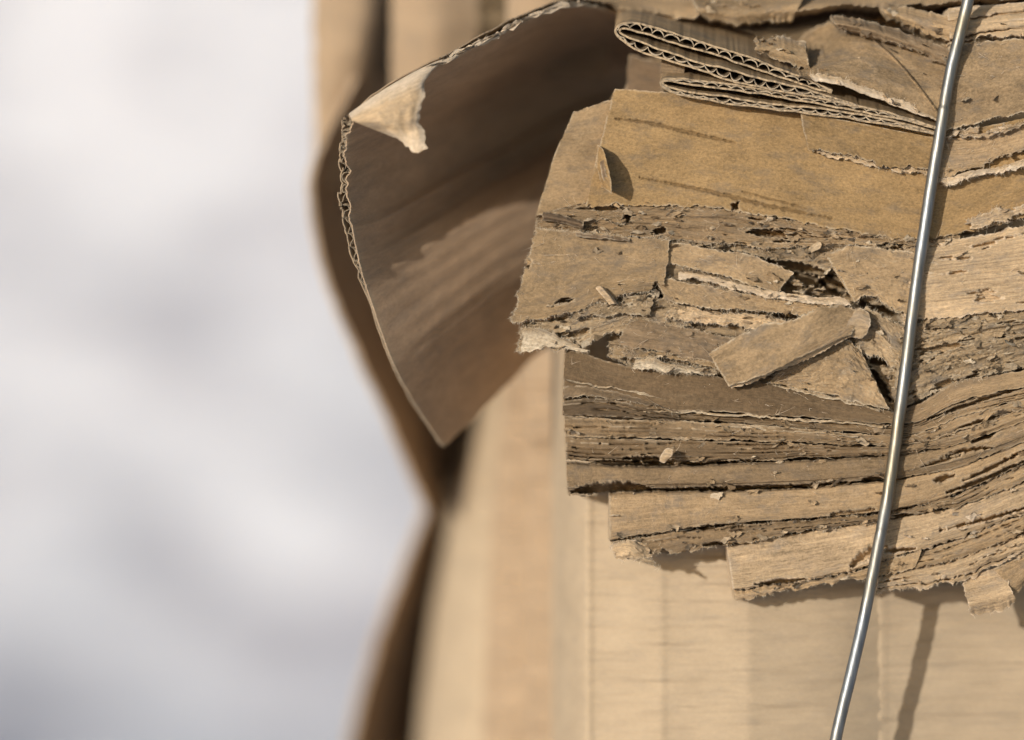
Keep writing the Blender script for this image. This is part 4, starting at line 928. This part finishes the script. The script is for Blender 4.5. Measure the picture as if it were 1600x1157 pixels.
scrap('rolled_shred', [row([(900, 362), (930, 366), (985, 372)], 1.0), row([(900, 368), (930, 372), (985, 378)], .2)], 'dark',
      'thin dark shred on top of the furthest left face', 611, rag=(1.5, 2, 2, 2), back=.8)
scrap('rolled_shred', [[(930, 450, .5), (938, 447, -1), (945, 450, .6)], [(940, 462, .3), (948, 459, -1.4), (955, 462, .4)], [(953, 477, .8), (960, 475, -.6), (966, 477, .8)]], 'pale',
      'small curled shred standing on the lower edge of the furthest left face', 613, rag=(1, 1.5, 1.5, 1), back=.5)
scrap('crumbled_end', [[(956, 850, 3), (985, 846, 2), (1008, 852, 3.4)], [(960, 862, 2.4), (985, 858, .8), (1016, 864, 2.6)], [(968, 876, 3), (990, 876, 1.6), (1020, 872, 3)]], 'pale',
      'pale crumbled bit at the left end of the narrow brown edge', 615, rag=(4, 4, 5, 4), back=1.2, fib=260, rel=dict(rough=.4, wave=1, terr=.3, terr_n=4, fu=.1, fv=.2))
scrap('loose_splinter', [row([(992, 866), (1012, 873), (1034, 885)], 2), row([(990, 872), (1010, 880), (1032, 889)], 1.4)], 'shred',
      'thin splinter hanging below the crumbled bit at the pack left', 617, rag=(3, 2, 3, 2), back=.7, fib=160)
scrap('loose_scrap', [row([(1504, 905), (1530, 896), (1558, 890), (1572, 886)], (6, 4)), row([(1510, 930), (1535, 924), (1578, 912)], (2.4, .6)), row([(1513, 945), (1535, 940), (1583, 928)], (1.0, -.4)), row([(1517, 966), (1540, 960), (1588, 944)], (4, 2))], 'pale',
      'pale square scrap hanging under the pack at the lower right corner', 619, rag=(2, 4, 6, 3), back=.7)
scrap('loose_scrap', [row([(1552, 890), (1575, 880), (1600, 868), (1640, 850)], (4, 3)), row([(1572, 912), (1590, 905), (1606, 892), (1650, 880)], (1, 1)), row([(1578, 932), (1592, 926), (1600, 915), (1640, 905)], (2, 3))], 'tan',
      'small tan folded scrap beside the pale square scrap at the right edge', 621, rag=(2, 2, 2, 2), back=.8)

scrap('upright_shred', [row([(1034, 86), (1050, 86), (1072, 92)], (9, 7)), row([(1038, 104), (1052, 106), (1070, 110)], (14, 12)), row([(1032, 126), (1050, 128), (1068, 128)], (6, 5))], 'brown',
      'small upright shred wedged between the noses of the two folded boards', 623, back=1.0)
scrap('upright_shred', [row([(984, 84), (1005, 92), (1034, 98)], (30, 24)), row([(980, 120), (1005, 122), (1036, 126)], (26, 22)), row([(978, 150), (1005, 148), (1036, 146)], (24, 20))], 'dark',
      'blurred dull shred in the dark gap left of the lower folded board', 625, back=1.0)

# ------------------------------------------------------------------ the baling wire
def wire():
    pts = [(1566, -230, 60), (1550, -170, 10), (1535, -100, 2), (1514, -4, 1.4), (1499, 60, 1.3), (1486, 112, 1.0), (1467, 220, .2), (1449, 330, .4), (1434, 430, .3), (1422, 520, .4), (1408, 625, .2), (1396, 720, .2), (1383, 800, .3), (1361, 912, .6), (1345, 985, .4), (1325, 1072, .4), (1290, 1230, 0)]
    C = resample(pts, 420)
    W = world_of(C[:, 0], C[:, 1], C[:, 2])
    # on down to the foot of the bale
    end = np.array([W[-1][0] - 0.05, W[-1][1] + 0.004, 0.004])
    t = np.linspace(0, 1, 40)[1:, None]
    W = np.concatenate([W, W[-1] * (1 - t) + end * t])
    # small kinks of a tightened wire
    s = np.arange(len(W))
    W[:, 0] += (fbm(s / 40.0, s * 0, 3, 3) - .5) * 0.0004
    T = np.gradient(W, axis=0); T /= np.linalg.norm(T, axis=1)[:, None]
    ref = np.array([0, 1.0, 0])
    A = np.cross(T, ref); A /= np.linalg.norm(A, axis=1)[:, None]; B = np.cross(T, A)
    an = np.linspace(0, 2 * np.pi, 17)[:-1]
    r = 0.00140 * (1 + 0.03 * (fbm(s / 12.0, s * 0, 8, 3) - .5))
    for c0, w0, a0 in ((118, 1.2, -.10), (119.8, 1.0, .07), (196, 1.0, -.05), (250, 1.6, .05), (305, 1.0, -.06)):
        r = r * (1 + a0 * np.exp(-((s - c0) / w0) ** 2))         # nicks left by the baler
    V = W[:, None] + r[:, None, None] * (np.cos(an)[None, :, None] * A[:, None] + np.sin(an)[None, :, None] * B[:, None])
    n = len(W); i = np.arange(n - 1)[:, None]; k = np.arange(16)[None, :]; k2 = (k + 1) % 16
    f = np.stack([i * 16 + k, i * 16 + k2, (i + 1) * 16 + k2, (i + 1) * 16 + k], -1).reshape(-1, 4)
    mb = MB(); mb.add(V.reshape(-1, 3), f)
    o = mb.build('baling_wire', M['wire'])
    tag(o, 'taut shiny steel baling wire running down across the cardboard pack', 'wire')
wire()
